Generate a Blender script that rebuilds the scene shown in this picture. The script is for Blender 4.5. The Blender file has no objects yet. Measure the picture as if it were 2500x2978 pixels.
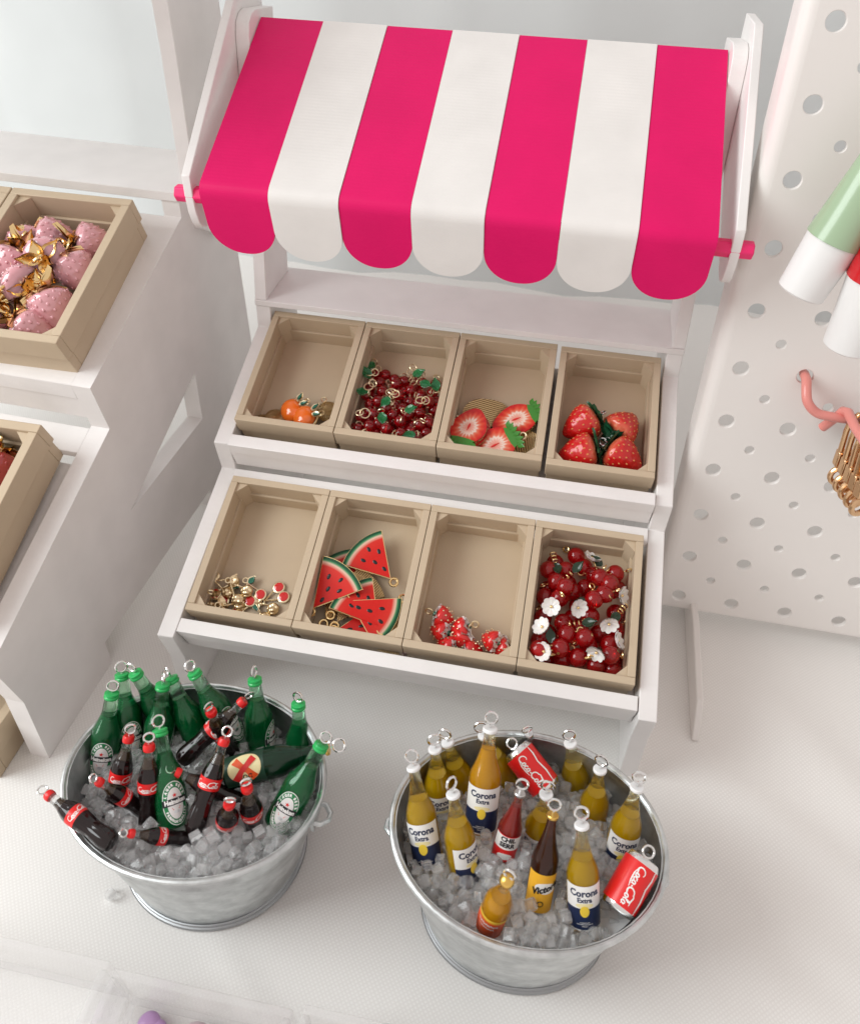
import bpy, bmesh, math, random
from mathutils import Vector, Matrix, Quaternion
random.seed(7)
U = 0.01                      # everything below is written in centimetres
SC = bpy.context.scene
COL = SC.collection
PI = math.pi

# ------------------------------------------------------------------ camera, light, exposure
cam = bpy.data.cameras.new('camera')
cam.sensor_fit = 'HORIZONTAL'; cam.sensor_width = 36.0
cam.lens = 2350.0 / 2500.0 * 36.0
cam.shift_x = -50.0 / 2500.0
cam.shift_y = -239.0 / 2500.0
cam.clip_start = 0.01; cam.clip_end = 20
cam_ob = bpy.data.objects.new('camera', cam); COL.objects.link(cam_ob)
CAM = Vector((12.877, -15.804, 28.181))
cam_ob.location = CAM * U
cam_ob.rotation_euler = (0.894, -0.024, 0.183)
cam.dof.use_dof = True; cam.dof.focus_distance = 0.270; cam.dof.aperture_fstop = 30.0
SC.camera = cam_ob

world = bpy.data.worlds.new('World'); SC.world = world; world.use_nodes = True
bg = world.node_tree.nodes['Background']
bg.inputs[0].default_value = (1.0, 0.92, 0.885, 1); bg.inputs[1].default_value = 0.78

def area(name, loc, target, sx, sy, watt, col):
    l = bpy.data.lights.new(name, 'AREA'); l.shape = 'RECTANGLE'; l.size = sx * U; l.size_y = sy * U
    l.energy = watt; l.color = col
    o = bpy.data.objects.new(name, l); COL.objects.link(o)
    o.location = Vector(loc) * U
    d = (Vector(target) - Vector(loc)).normalized()
    o.rotation_euler = d.to_track_quat('-Z', 'Y').to_euler()
    return o
area('window_light', (-62, -24, 60), (7, 5, 5), 50, 64, 7.2, (0.93, 0.99, 1.0))

SC.view_settings.view_transform = 'Standard'; SC.view_settings.look = 'None'
SC.view_settings.exposure = 0.0; SC.view_settings.gamma = 1.0; SC.view_settings.use_curve_mapping = False
cy = SC.cycles
cy.max_bounces = 20; cy.transmission_bounces = 16; cy.transparent_max_bounces = 12; cy.diffuse_bounces = 6; cy.glossy_bounces = 6
cy.caustics_refractive = True; cy.caustics_reflective = False; cy.blur_glossy = 1.0
cy.sample_clamp_indirect = 4.0
cy.use_denoising = True

# ------------------------------------------------------------------ materials
MATS = {}
def nt(m): return m.node_tree.nodes, m.node_tree.links
def mat(name, col, rough=0.5, metal=0.0, trans=0.0, ior=1.45, coat=0.0, sss=0.0, spec=0.5):
    m = bpy.data.materials.new(name); m.use_nodes = True
    p = m.node_tree.nodes['Principled BSDF']
    p.inputs['Base Color'].default_value = (*col, 1); p.inputs['Roughness'].default_value = rough
    p.inputs['Metallic'].default_value = metal; p.inputs['IOR'].default_value = ior
    p.inputs['Transmission Weight'].default_value = trans
    p.inputs['Coat Weight'].default_value = coat; p.inputs['Coat Roughness'].default_value = 0.05
    p.inputs['Specular IOR Level'].default_value = spec
    if sss: p.inputs['Subsurface Weight'].default_value = sss; p.inputs['Subsurface Scale'].default_value = 0.002
    MATS[name] = m
    return m
def P(m): return m.node_tree.nodes['Principled BSDF']
def coords(m, scale=(1, 1, 1), rot=(0, 0, 0), kind='Object'):
    n, l = nt(m); tc = n.new('ShaderNodeTexCoord'); mp = n.new('ShaderNodeMapping')
    mp.inputs['Scale'].default_value = scale; mp.inputs['Rotation'].default_value = rot
    l.new(tc.outputs[kind], mp.inputs[0]); return mp.outputs[0]
def bump(m, height, strength=0.2, dist=0.0005):
    n, l = nt(m); b = n.new('ShaderNodeBump'); b.inputs['Strength'].default_value = strength; b.inputs['Distance'].default_value = dist
    l.new(height, b.inputs['Height']); l.new(b.outputs[0], P(m).inputs['Normal']); return b
def noise(m, vec, scale, detail=3, rough=0.5):
    n, l = nt(m); t = n.new('ShaderNodeTexNoise'); t.inputs['Scale'].default_value = scale
    t.inputs['Detail'].default_value = detail; t.inputs['Roughness'].default_value = rough
    l.new(vec, t.inputs['Vector']); return t.outputs['Fac']
def ramp(m, fac, stops, to=None):
    n, l = nt(m); r = n.new('ShaderNodeValToRGB'); e = r.color_ramp.elements
    while len(e) < len(stops): e.new(0.5)
    for k, (p, c) in zip(e, stops): k.position = p; k.color = (*c, 1) if len(c) == 3 else c
    l.new(fac, r.inputs[0])
    if to: l.new(r.outputs[0], P(m).inputs[to])
    return r.outputs[0]
def math_node(m, op, a, b=None):
    n, l = nt(m); x = n.new('ShaderNodeMath'); x.operation = op
    for i, v in enumerate((a, b)):
        if v is None: continue
        if isinstance(v, (int, float)): x.inputs[i].default_value = v
        else: l.new(v, x.inputs[i])
    return x.outputs[0]

def printed(name, col, rough, amt=0.10, spec=0.5):
    """3D-printed plastic: faint layer lines plus fine mottling."""
    m = mat(name, col, rough, spec=spec)
    n, l = nt(m); v = coords(m, (1, 1, 1))
    w = n.new('ShaderNodeTexWave'); w.wave_type = 'BANDS'; w.bands_direction = 'Z'; w.inputs['Scale'].default_value = 480
    w.inputs['Distortion'].default_value = 0.6; w.inputs['Detail'].default_value = 1
    l.new(v, w.inputs['Vector'])
    f = noise(m, v, 1500, 2)
    s = math_node(m, 'ADD', math_node(m, 'MULTIPLY', w.outputs['Fac'], 0.6), f)
    bump(m, s, amt, 0.0002)
    g = noise(m, v, 60, 3)
    a = tuple(c * 0.93 for c in col)
    ramp(m, g, [(0.3, a), (0.7, col)], 'Base Color')
    return m
printed('white_print', (0.83, 0.80, 0.785), 0.42, 0.10)
printed('white_print_rough', (0.78, 0.75, 0.725), 0.50, 0.14)
printed('pink_print', (0.72, 0.004, 0.125), 0.50, 0.16, 0.25)
printed('tan_print', (0.55, 0.437, 0.308), 0.50, 0.06, 0.35)
mat('pink_rod', (0.85, 0.02, 0.16), 0.35)

# cloth: crossed weave in bump and a little in colour
def cloth_mat():
    m = mat('cloth', (0.78, 0.76, 0.735), 0.85, spec=0.2)
    n, l = nt(m)
    v1 = coords(m, (1, 1, 1), (0, 0, math.radians(52)))
    def wave(d):
        w = n.new('ShaderNodeTexWave'); w.wave_type = 'BANDS'; w.bands_direction = d; w.inputs['Scale'].default_value = 290
        w.inputs['Distortion'].default_value = 0.25; w.inputs['Detail'].default_value = 1.0; w.inputs['Detail Scale'].default_value = 2
        l.new(v1, w.inputs['Vector']); return w.outputs['Fac']
    s = math_node(m, 'MULTIPLY', wave('X'), wave('Y'))
    bump(m, s, 0.08, 0.0004)
    ramp(m, s, [(0.0, (0.785, 0.765, 0.74)), (0.5, (0.84, 0.825, 0.80))], 'Base Color')
    return m
cloth_mat()
def wall_mat():
    m = mat('wall_sheet', (0.62, 0.64, 0.64), 0.8, spec=0.2)
    v = coords(m); ramp(m, noise(m, v, 9, 4), [(0.3, (0.60, 0.62, 0.62)), (0.7, (0.66, 0.68, 0.68))], 'Base Color')
    return m
wall_mat()

def galv():
    m = mat('galvanised', (0.70, 0.72, 0.73), 0.36, metal=1.0)
    v = coords(m); f = noise(m, v, 180, 4, 0.6)
    ramp(m, f, [(0.3, (0.46, 0.48, 0.48)), (0.65, (0.68, 0.70, 0.70))], 'Base Color')
    n, l = nt(m); mr = n.new('ShaderNodeMapRange'); l.new(f, mr.inputs[0]); mr.inputs[3].default_value = 0.28; mr.inputs[4].default_value = 0.46
    l.new(mr.outputs[0], P(m).inputs['Roughness'])
    bump(m, noise(m, coords(m, (1, 1, 9)), 90, 5, 0.65), 0.30, 0.0006)
galv()
mat('dull_steel', (0.36, 0.37, 0.38), 0.42, metal=1)
mat('silver', (0.80, 0.80, 0.79), 0.16, metal=1)
mat('gold', (0.90, 0.66, 0.33), 0.20, metal=1)
mat('pale_gold', (0.86, 0.72, 0.48), 0.28, metal=1)
mat('rose_gold', (0.72, 0.47, 0.27), 0.24, metal=1)
mat('green_glass', (0.34, 0.88, 0.48), 0.04, trans=1.0)
mat('green_liquid', (0.012, 0.30, 0.11), 0.08, trans=0.62)
mat('green_cap', (0.02, 0.42, 0.10), 0.3, coat=0.3)
mat('dark_green_glass', (0.02, 0.16, 0.07), 0.06, trans=0.9)
mat('clear_glass', (0.95, 0.96, 0.95), 0.03, trans=1.0)
mat('cola', (0.010, 0.005, 0.005), 0.08, coat=0.15)
mat('cola_red', (0.72, 0.012, 0.012), 0.35, coat=0.2)
mat('white_ink', (0.85, 0.84, 0.82), 0.45)
mat('black_ink', (0.012, 0.012, 0.016), 0.45)
mat('amber_glass', (0.99, 0.93, 0.55), 0.04, trans=1.0)
mat('amber_liquid', (0.95, 0.60, 0.008), 0.06, trans=0.55)
mat('orange_glass', (1.0, 0.88, 0.50), 0.04, trans=1.0)
mat('orange_liquid', (0.98, 0.50, 0.008), 0.08, trans=0.45)
mat('brown_liquid', (0.030, 0.008, 0.008), 0.10, coat=0.5)
mat('brown_glass', (0.22, 0.07, 0.04), 0.05, trans=0.9)
mat('dark_liquid', (0.06, 0.03, 0.012), 0.10, trans=0.2, coat=0.4)
mat('red_liquid', (0.62, 0.02, 0.02), 0.10, trans=0.6)
mat('red_glass', (0.92, 0.35, 0.30), 0.05, trans=0.95)
mat('white_cap', (0.86, 0.86, 0.86), 0.35)
mat('silver_cap', (0.70, 0.70, 0.71), 0.3, metal=1)
mat('gold_cap', (0.80, 0.52, 0.14), 0.3, metal=1)
mat('navy_ink', (0.012, 0.022, 0.07), 0.4)
mat('yellow_ink', (0.86, 0.62, 0.06), 0.4)
mat('amber_ink', (0.80, 0.42, 0.03), 0.4)
mat('pale_yellow_ink', (0.86, 0.76, 0.42), 0.4)
mat('orange_ink', (0.85, 0.36, 0.03), 0.4)
mat('red_orange_ink', (0.82, 0.10, 0.02), 0.4)
mat('green_ink', (0.02, 0.20, 0.07), 0.4)
mat('dark_green_ink', (0.010, 0.045, 0.025), 0.4)
mat('cream_ink', (0.80, 0.66, 0.36), 0.45)
mat('red_ink', (0.70, 0.02, 0.02), 0.4)
mat('ice', (1.0, 1.0, 1.0), 0.01, trans=0.80, ior=1.47)
mat('ice_filler', (0.95, 0.95, 0.95), 0.35, trans=0.2)
mat('red_bead', (0.58, 0.006, 0.014), 0.05, trans=0.75, coat=0.3)
mat('crackle_bead', (0.68, 0.008, 0.012), 0.06, trans=0.70, coat=0.2)
bump(MATS['crackle_bead'], noise(MATS['crackle_bead'], coords(MATS['crackle_bead']), 900, 4, 0.7), 0.12, 0.0006)
mat('leaf_glass', (0.03, 0.30, 0.10), 0.10, trans=0.6)
mat('leaf_dark', (0.025, 0.06, 0.03), 0.15, trans=0.4)
mat('pearl_white', (0.85, 0.80, 0.77), 0.22, coat=0.6, sss=0.1)
mat('calyx_green', (0.012, 0.085, 0.035), 0.3, coat=0.4)
mat('calyx_light', (0.05, 0.24, 0.03), 0.35, coat=0.4)
mat('enamel_red', (0.62, 0.012, 0.012), 0.12, coat=0.6)
mat('enamel_green', (0.008, 0.13, 0.075), 0.12, coat=0.6)
mat('enamel_orange', (0.86, 0.16, 0.012), 0.10, coat=0.8)
mat('berry_seed', (0.66, 0.26, 0.08), 0.3)
mat('seed_black', (0.010, 0.010, 0.012), 0.3)
mat('pink_berry', (0.70, 0.34, 0.375), 0.10, coat=1.0)
mat('deep_red_berry', (0.35, 0.02, 0.02), 0.10, coat=1.0)
mat('board_white', (0.77, 0.735, 0.705), 0.30, coat=0.15)
mat('hook_pink', (0.72, 0.26, 0.225), 0.30, coat=0.2)
mat('tube_green', (0.33, 0.45, 0.29), 0.28, coat=0.4)
mat('tube_red', (0.55, 0.006, 0.012), 0.18, coat=0.6)
mat('tube_white', (0.76, 0.75, 0.74), 0.35)
mat('clear_plastic', (0.95, 0.94, 0.94), 0.12, trans=0.5, ior=1.3)
mat('purple_charm', (0.50, 0.30, 0.55), 0.3, coat=0.3)
mat('mauve_charm', (0.60, 0.46, 0.50), 0.3, coat=0.3)
def let_through(name, fac):
    # clear thin plastic: part of the light goes straight through
    m = MATS[name]; n, l = nt(m); mx = n.new('ShaderNodeMixShader'); tr = n.new('ShaderNodeBsdfTransparent')
    mx.inputs[0].default_value = fac
    l.new(P(m).outputs[0], mx.inputs[1]); l.new(tr.outputs[0], mx.inputs[2])
    l.new(mx.outputs[0], n['Material Output'].inputs['Surface'])
let_through('ice', 0.30)
for g_, k_ in (('green_glass', 0.35), ('amber_glass', 0.42), ('orange_glass', 0.42), ('red_glass', 0.3), ('clear_glass', 0.4)): let_through(g_, k_); let_through('clear_plastic', 0.75)
def berry_mat():
    # strawberry skin: red body that pales towards the calyx end (its own colouring, along its axis)
    m = mat('strawberry', (0.65, 0.02, 0.015), 0.22, coat=0.35)
    n, l = nt(m); sx = n.new('ShaderNodeSeparateXYZ'); l.new(coords(m), sx.inputs[0])
    z = math_node(m, 'MULTIPLY', sx.outputs['Z'], 100.0)
    z = math_node(m, 'ADD', z, math_node(m, 'MULTIPLY', math_node(m, 'SUBTRACT', noise(m, coords(m), 500, 2), 0.5), 0.5))
    z = math_node(m, 'MULTIPLY', z, 0.6)
    ramp(m, z, [(0.0, (0.50, 0.006, 0.006)), (0.68, (0.56, 0.010, 0.010)), (0.88, (0.64, 0.12, 0.06)), (0.98, (0.78, 0.44, 0.24))], 'Base Color')
berry_mat()
def slice_mat():
    # printed strawberry cross-section: red rim, pale streaks, pink heart
    m = mat('berry_slice', (0.7, 0.05, 0.03), 0.35, coat=0.1)
    n, l = nt(m); sx = n.new('ShaderNodeSeparateXYZ'); l.new(coords(m), sx.inputs[0])
    x = math_node(m, 'MULTIPLY', sx.outputs['X'], 100 / 0.55); y = math_node(m, 'MULTIPLY', sx.outputs['Y'], 100 / 0.75)
    r = math_node(m, 'SQRT', math_node(m, 'ADD', math_node(m, 'MULTIPLY', x, x), math_node(m, 'MULTIPLY', y, y)))
    a = math_node(m, 'ARCTAN2', y, x)
    st = math_node(m, 'MULTIPLY', math_node(m, 'SINE', math_node(m, 'MULTIPLY', a, 17.0)), 0.06)
    nz = math_node(m, 'MULTIPLY', math_node(m, 'SUBTRACT', noise(m, coords(m), 450, 3), 0.5), 0.35)
    f = math_node(m, 'ADD', math_node(m, 'ADD', r, st), nz)
    ramp(m, f, [(0.10, (0.80, 0.30, 0.22)), (0.26, (0.83, 0.44, 0.35)), (0.42, (0.86, 0.72, 0.62)), (0.55, (0.76, 0.22, 0.13)), (0.75, (0.70, 0.06, 0.025)), (0.95, (0.56, 0.012, 0.012))], 'Base Color')
slice_mat()
def melon_mat():
    # enamel melon face: bands by distance from the tip of the wedge
    m = mat('melon_face', (0.7, 0.03, 0.02), 0.35, spec=0.3)
    n, l = nt(m); sx = n.new('ShaderNodeSeparateXYZ'); l.new(coords(m), sx.inputs[0])
    x, y = sx.outputs['X'], sx.outputs['Y']
    r = math_node(m, 'MULTIPLY', math_node(m, 'SQRT', math_node(m, 'ADD', math_node(m, 'MULTIPLY', x, x), math_node(m, 'MULTIPLY', y, y))), 100 / 1.9)
    ramp(m, r, [(0.60, (0.60, 0.014, 0.010)), (0.83, (0.64, 0.03, 0.02)), (0.895, (0.74, 0.50, 0.38)), (0.925, (0.06, 0.26, 0.11)), (0.955, (0.008, 0.07, 0.03))], 'Base Color')
melon_mat()
def ridged_gold():
    m = mat('ridged_gold', (0.62, 0.46, 0.24), 0.34, metal=1)
    n, l = nt(m); w = n.new('ShaderNodeTexWave'); w.inputs['Scale'].default_value = 420; l.new(coords(m), w.inputs['Vector'])
    bump(m, w.outputs['Fac'], 0.6, 0.0006)
ridged_gold()
def dotted_gold():
    m = mat('dotted_gold', (0.80, 0.64, 0.40), 0.30, metal=1)
    n, l = nt(m); w = n.new('ShaderNodeTexVoronoi'); w.inputs['Scale'].default_value = 480; l.new(coords(m), w.inputs['Vector'])
    bump(m, w.outputs['Distance'], 0.9, -0.001)
dotted_gold()
def ray_gold():
    m = mat('ray_gold', (0.74, 0.56, 0.32), 0.30, metal=1)
    n, l = nt(m); sx = n.new('ShaderNodeSeparateXYZ'); l.new(coords(m), sx.inputs[0])
    a = math_node(m, 'ARCTAN2', sx.outputs['Y'], sx.outputs['X'])
    bump(m, math_node(m, 'SINE', math_node(m, 'MULTIPLY', a, 30.0)), 0.7, 0.0005)
ray_gold()

# ------------------------------------------------------------------ mesh helpers (cm)
class MB:
    def __init__(s): s.v = []; s.f = []; s.m = []
    def add(s, verts, faces, mi=0, M=None):
        k = len(s.v)
        for p in verts: s.v.append(tuple(M @ Vector(p)) if M is not None else tuple(p))
        for f in faces: s.f.append(tuple(i + k for i in f)); s.m.append(mi)
        return s
    def box(s, a, b, mi=0, M=None):
        (x0, y0, z0), (x1, y1, z1) = a, b
        v = [(x0, y0, z0), (x1, y0, z0), (x1, y1, z0), (x0, y1, z0), (x0, y0, z1), (x1, y0, z1), (x1, y1, z1), (x0, y1, z1)]
        return s.add(v, [(0, 3, 2, 1), (4, 5, 6, 7), (0, 1, 5, 4), (1, 2, 6, 5), (2, 3, 7, 6), (3, 0, 4, 7)], mi, M)
    def prism_x(s, poly, x0, x1, mi=0, M=None):      # poly of (y, z), counter-clockwise seen from +x
        n = len(poly)
        v = [(x0, y, z) for y, z in poly] + [(x1, y, z) for y, z in poly]
        f = [tuple(range(n - 1, -1, -1)), tuple(range(n, 2 * n))]
        f += [(i, (i + 1) % n, n + (i + 1) % n, n + i) for i in range(n)]
        return s.add(v, f, mi, M)
    def prism_z(s, poly, z0, z1, mi=0, M=None, top=None):      # poly of (x, y) ccw seen from +z
        n = len(poly)
        v = [(x, y, z0) for x, y in poly] + [(x, y, z1) for x, y in poly]
        s.add(v, [tuple(range(n - 1, -1, -1))], mi, M)
        s.add(v, [(i, (i + 1) % n, n + (i + 1) % n, n + i) for i in range(n)], mi, M)
        return s.add(v, [tuple(range(n, 2 * n))], mi if top is None else top, M)
    def lathe(s, prof, seg=20, mi=0, M=None, sq=1.0):
        v = []; f = []
        rows = []
        for r, z in prof:
            if r < 1e-5: rows.append([len(v)]); v.append((0, 0, z))
            else:
                rows.append(list(range(len(v), len(v) + seg)))
                for i in range(seg):
                    a = 2 * PI * i / seg; v.append((r * math.cos(a), r * sq * math.sin(a), z))
        for a, b in zip(rows, rows[1:]):
            for i in range(seg):
                j = (i + 1) % seg
                if len(a) == 1 and len(b) == 1: continue
                if len(a) == 1: f.append((a[0], b[j], b[i]))
                elif len(b) == 1: f.append((a[i], a[j], b[0]))
                else: f.append((a[i], a[j], b[j], b[i]))
        return s.add(v, f, mi, M)
    def sphere(s, c, r, seg=14, rings=9, mi=0, M=None):
        pr = [(r * math.sin(PI * i / rings) if 0 < i < rings else 0, -r * math.cos(PI * i / rings)) for i in range(rings + 1)]
        T = Matrix.Translation(c)
        return s.lathe(pr, seg, mi, (M @ T) if M is not None else T)
    def tube(s, path, r, seg=8, closed=False, mi=0, M=None, caps=True):
        P_ = [Vector(p) for p in path]; n = len(P_); v = []; f = []
        up = None
        for i, p in enumerate(P_):
            if closed: t = P_[(i + 1) % n] - P_[i - 1]
            else: t = P_[min(i + 1, n - 1)] - P_[max(i - 1, 0)]
            t.normalize()
            if up is None:
                up = t.orthogonal().normalized()
            up = (up - t * up.dot(t)).normalized(); w = t.cross(up)
            rr = r[i] if isinstance(r, (list, tuple)) else r
            for k in range(seg):
                a = 2 * PI * k / seg; v.append(p + (up * math.cos(a) + w * math.sin(a)) * rr)
        for i in range(n if closed else n - 1):
            j = (i + 1) % n
            for k in range(seg):
                l = (k + 1) % seg; f.append((i * seg + k, i * seg + l, j * seg + l, j * seg + k))
        if not closed and caps:
            f.append(tuple(range(seg - 1, -1, -1))); f.append(tuple(range((n - 1) * seg, n * seg)))
        return s.add(v, f, mi, M)
    def ring(s, c, R_, r, M=None, seg=16, ts=7, mi=0):
        path = [(c[0] + R_ * math.cos(2 * PI * i / seg), c[1], c[2] + R_ * math.sin(2 * PI * i / seg)) for i in range(seg)]
        return s.tube(path, r, ts, True, mi, M)
    def build(s, name, mats, parent=None, sharp=35, bevel=0, solid=None):
        me = bpy.data.meshes.new(name)
        me.from_pydata([(x * U, y * U, z * U) for x, y, z in s.v], [], s.f)
        if not isinstance(mats, (list, tuple)): mats = [mats]
        for k in mats: me.materials.append(MATS[k])
        if len(mats) > 1: me.polygons.foreach_set('material_index', s.m)
        me.polygons.foreach_set('use_smooth', [True] * len(me.polygons))
        me.set_sharp_from_angle(angle=math.radians(sharp))
        me.update()
        o = bpy.data.objects.new(name, me); COL.objects.link(o)
        if parent: o.parent = parent
        if solid:
            q = o.modifiers.new('solid', 'SOLIDIFY'); q.thickness = solid * U; q.offset = -1
        if bevel:
            q = o.modifiers.new('bevel', 'BEVEL'); q.width = bevel * U; q.segments = 2; q.limit_method = 'ANGLE'; q.angle_limit = math.radians(40)
            q.harden_normals = False
        return o

def tag(o, label=None, cat=None, group=None, kind=None):
    if label: o['label'] = label
    if cat: o['category'] = cat
    if group: o['group'] = group
    if kind: o['kind'] = kind
    return o
def thing(name, label, cat, loc=(0, 0, 0), group=None, M=None):
    o = bpy.data.objects.new(name, None); COL.objects.link(o); o.empty_display_size = 0.005
    tag(o, label, cat, group)
    if M is not None: setm(o, M)
    else: o.location = Vector(loc) * U
    return o
def setm(o, M):
    loc, q, sc = M.decompose()
    o.location = loc * U; o.rotation_mode = 'QUATERNION'; o.rotation_quaternion = q; o.scale = sc
KIDS = {}
def copy_tree(o, parent=None, memo=None):
    c = o.copy(); COL.objects.link(c)
    if parent is not None: c.parent = parent
    for ch in [k for k in ALLKIDS(o)]: copy_tree(ch, c)
    return c
def ALLKIDS(o): return o.children
def Rz(a): return Matrix.Rotation(a, 4, 'Z')
def Rx(a): return Matrix.Rotation(a, 4, 'X')
def Ry(a): return Matrix.Rotation(a, 4, 'Y')
def T(x, y, z): return Matrix.Translation((x, y, z))
def S(k): return Matrix.Scale(k, 4)
def axes(o, x, y, z):
    M = Matrix.Identity(4)
    for i, a in enumerate((x, y, z)):
        for j in range(3): M[j][i] = a[j]
    for j in range(3): M[j][3] = o[j]
    return M

TXT = {}
def text2d(body, size=1.0, shear=0.0, bold=0.0):
    key = (body, size, shear, bold)
    if key not in TXT:
        cu = bpy.data.curves.new('lettering', 'FONT'); cu.body = body; cu.size = size; cu.shear = shear; cu.offset = bold
        cu.align_x = 'CENTER'; cu.align_y = 'CENTER'; cu.resolution_u = 2
        ob = bpy.data.objects.new('lettering', cu)
        me = bpy.data.meshes.new_from_object(ob)
        TXT[key] = ([tuple(v.co[:2]) for v in me.vertices], [tuple(p.vertices) for p in me.polygons])
        bpy.data.objects.remove(ob); bpy.data.curves.remove(cu); bpy.data.meshes.remove(me)
    return TXT[key]
def strokes(paths, width):
    """flat ribbons along 2-D paths"""
    V = []; F = []
    for path in paths:
        fine = [path[0]]
        for a, b in zip(path, path[1:]):
            a = (a[0], a[1], a[2] if len(a) > 2 else 1); b = (b[0], b[1], b[2] if len(b) > 2 else 1)
            m_ = max(1, int(math.hypot(b[0] - a[0], b[1] - a[1]) / 0.05))
            fine += [tuple(a[c] + (b[c] - a[c]) * i / m_ for c in range(3)) for i in range(1, m_ + 1)]
        path = fine
        pts = [Vector(p[:2]) for p in path]; n = len(pts); k = len(V)
        for i, p in enumerate(pts):
            t = pts[min(i + 1, n - 1)] - pts[max(i - 1, 0)]
            if t.length < 1e-6: t = Vector((1, 0))
            t.normalize(); w = width * (path[i][2] if len(path[i]) > 2 else 1) / 2
            V += [(p.x - t.y * w, p.y + t.x * w), (p.x + t.y * w, p.y - t.x * w)]
        F += [(k + 2 * i, k + 2 * i + 1, k + 2 * i + 3, k + 2 * i + 2) for i in range(n - 1)]
    return V, F
def arc(cx, cy_, rx, ry, a0, a1, n=10, w0=1, w1=1):
    return [(cx + rx * math.cos(math.radians(a0 + (a1 - a0) * i / n)), cy_ + ry * math.sin(math.radians(a0 + (a1 - a0) * i / n)),
             w0 + (w1 - w0) * i / n) for i in range(n + 1)]
def wrap(mb, vf, r, z, a0=0.0, sx=1.0, sy=1.0, mi=0, rot=0.0):
    """lay flat art on the side of a cylinder (front = -y); taper-free"""
    V, F = vf; c, s_ = math.cos(rot), math.sin(rot); out = []
    for x, y in V:
        x, y = x * sx, y * sy
        x, y = c * x - s_ * y, s_ * x + c * y
        a = a0 + x / r; out.append((r * math.sin(a), -r * math.cos(a), z + y))
    mb.add(out, F, mi)
def patch(mb, r, z0, z1, half, mi=0, n=14):
    """a curved label patch of half-angle `half` on a cylinder, front = -y"""
    v = []; f = []
    for i in range(n + 1):
        a = -half + 2 * half * i / n
        v += [(r * math.sin(a), -r * math.cos(a), z0), (r * math.sin(a), -r * math.cos(a), z1)]
    f = [(2 * i, 2 * i + 2, 2 * i + 3, 2 * i + 1) for i in range(n)]
    mb.add(v, f, mi)
def oval2d(rx, ry, n=24): return [(rx * math.cos(2 * PI * i / n), ry * math.sin(2 * PI * i / n)) for i in range(n)]
def oval_strips(rx, ry, n=10):
    """filled oval as vertical strips, so that it bends round a cylinder"""
    V = []; F = []
    for i in range(n + 1):
        x = -rx * math.cos(PI * i / n); h = ry * math.sqrt(max(0, 1 - (x / rx) ** 2)); V += [(x, -h), (x, h)]
    F = [(2 * i, 2 * i + 2, 2 * i + 3, 2 * i + 1) for i in range(n)]
    return V, F
SCRIPT = [  # flowing script lettering of the red drink label
    arc(0.55, 0.52, 0.42, 0.46, 50, 290, 14, 0.6, 1.3) + [(0.95, 0.16, .9), (1.1, 0.28, .6)],
    arc(1.12, 0.26, 0.17, 0.22, 0, 360, 12),
    arc(1.58, 0.26, 0.17, 0.22, 50, 310, 10) + [(1.82, 0.2, .7)],
    arc(1.98, 0.26, 0.16, 0.22, 0, 360, 12), [(2.14, 0.46), (2.14, 0.1), (2.26, 0.06, .6)],
    [(2.32, 0.28), (2.52, 0.30)],
    arc(3.0, 0.52, 0.42, 0.46, 70, 290, 14, 0.8, 1.3) + [(3.4, 0.16, .9), (3.52, 0.26, .6)],
    [(2.95, 0.98, .5), (3.3, 1.12, 1.0), (3.8, 1.0, 1.2), (4.3, 1.02, .4)],
    arc(3.58, 0.26, 0.17, 0.22, 0, 360, 12),
    [(3.86, 0.3, .6), (4.02, 0.7), (3.98, 0.95, .8), (3.88, 0.85), (3.9, 0.3), (4.0, 0.06), (4.12, 0.12, .6)],
    arc(4.34, 0.26, 0.16, 0.22, 0, 360, 12), [(4.5, 0.46), (4.5, 0.1), (4.66, 0.1, .5)],
    [(0.6, -0.02, .4), (1.2, -0.16, 1.0), (2.0, -0.14, 1.0), (2.7, -0.02, .4)]]
def script2d(size):
    V, F = strokes([[((p[0] - 2.35 + 0.18 * p[1]) * size, (p[1] - 0.45) * size, *(p[2:])) for p in q] for q in SCRIPT], 0.15 * size)
    return V, F

# ------------------------------------------------------------------ the setting
def fold(x, y):
    """soft wrinkles of the table cloth"""
    def ridge(px, py, ang, amp, wid, l0, l1):
        dx, dy = x - px, y - py; c, s_ = math.cos(ang), math.sin(ang)
        u = dx * c + dy * s_; v = -dx * s_ + dy * c
        e = 1 / (1 + math.exp(-(u - l0) * 1.2)) * 1 / (1 + math.exp((u - l1) * 1.2))
        return amp * e * math.exp(-(v / wid) ** 2)
    z = 0.0
    z += ridge(5.6, -8.2, math.radians(-38), 0.10, 0.30, -0.5, 6)
    z += ridge(20.6, 0.8, math.radians(-33), 0.22, 0.8, 0, 16)
    z += ridge(22.5, 4.5, math.radians(-50), 0.28, 1.2, 0, 14)
    z += ridge(18.8, -4.0, math.radians(-30), 0.22, 1.2, 0, 14)
    z += ridge(18.0, -7.5, math.radians(-22), 0.22, 1.4, 0, 14)
    z += ridge(20.0, -1.8, math.radians(-36), 0.10, 0.7, 0, 14)
    z += ridge(19.5, -6.0, math.radians(-40), 0.08, 0.6, 0, 10)
    z += ridge(10.0, -2.4, math.radians(-50), 0.06, 0.6, -3, 5)
    return z
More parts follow.
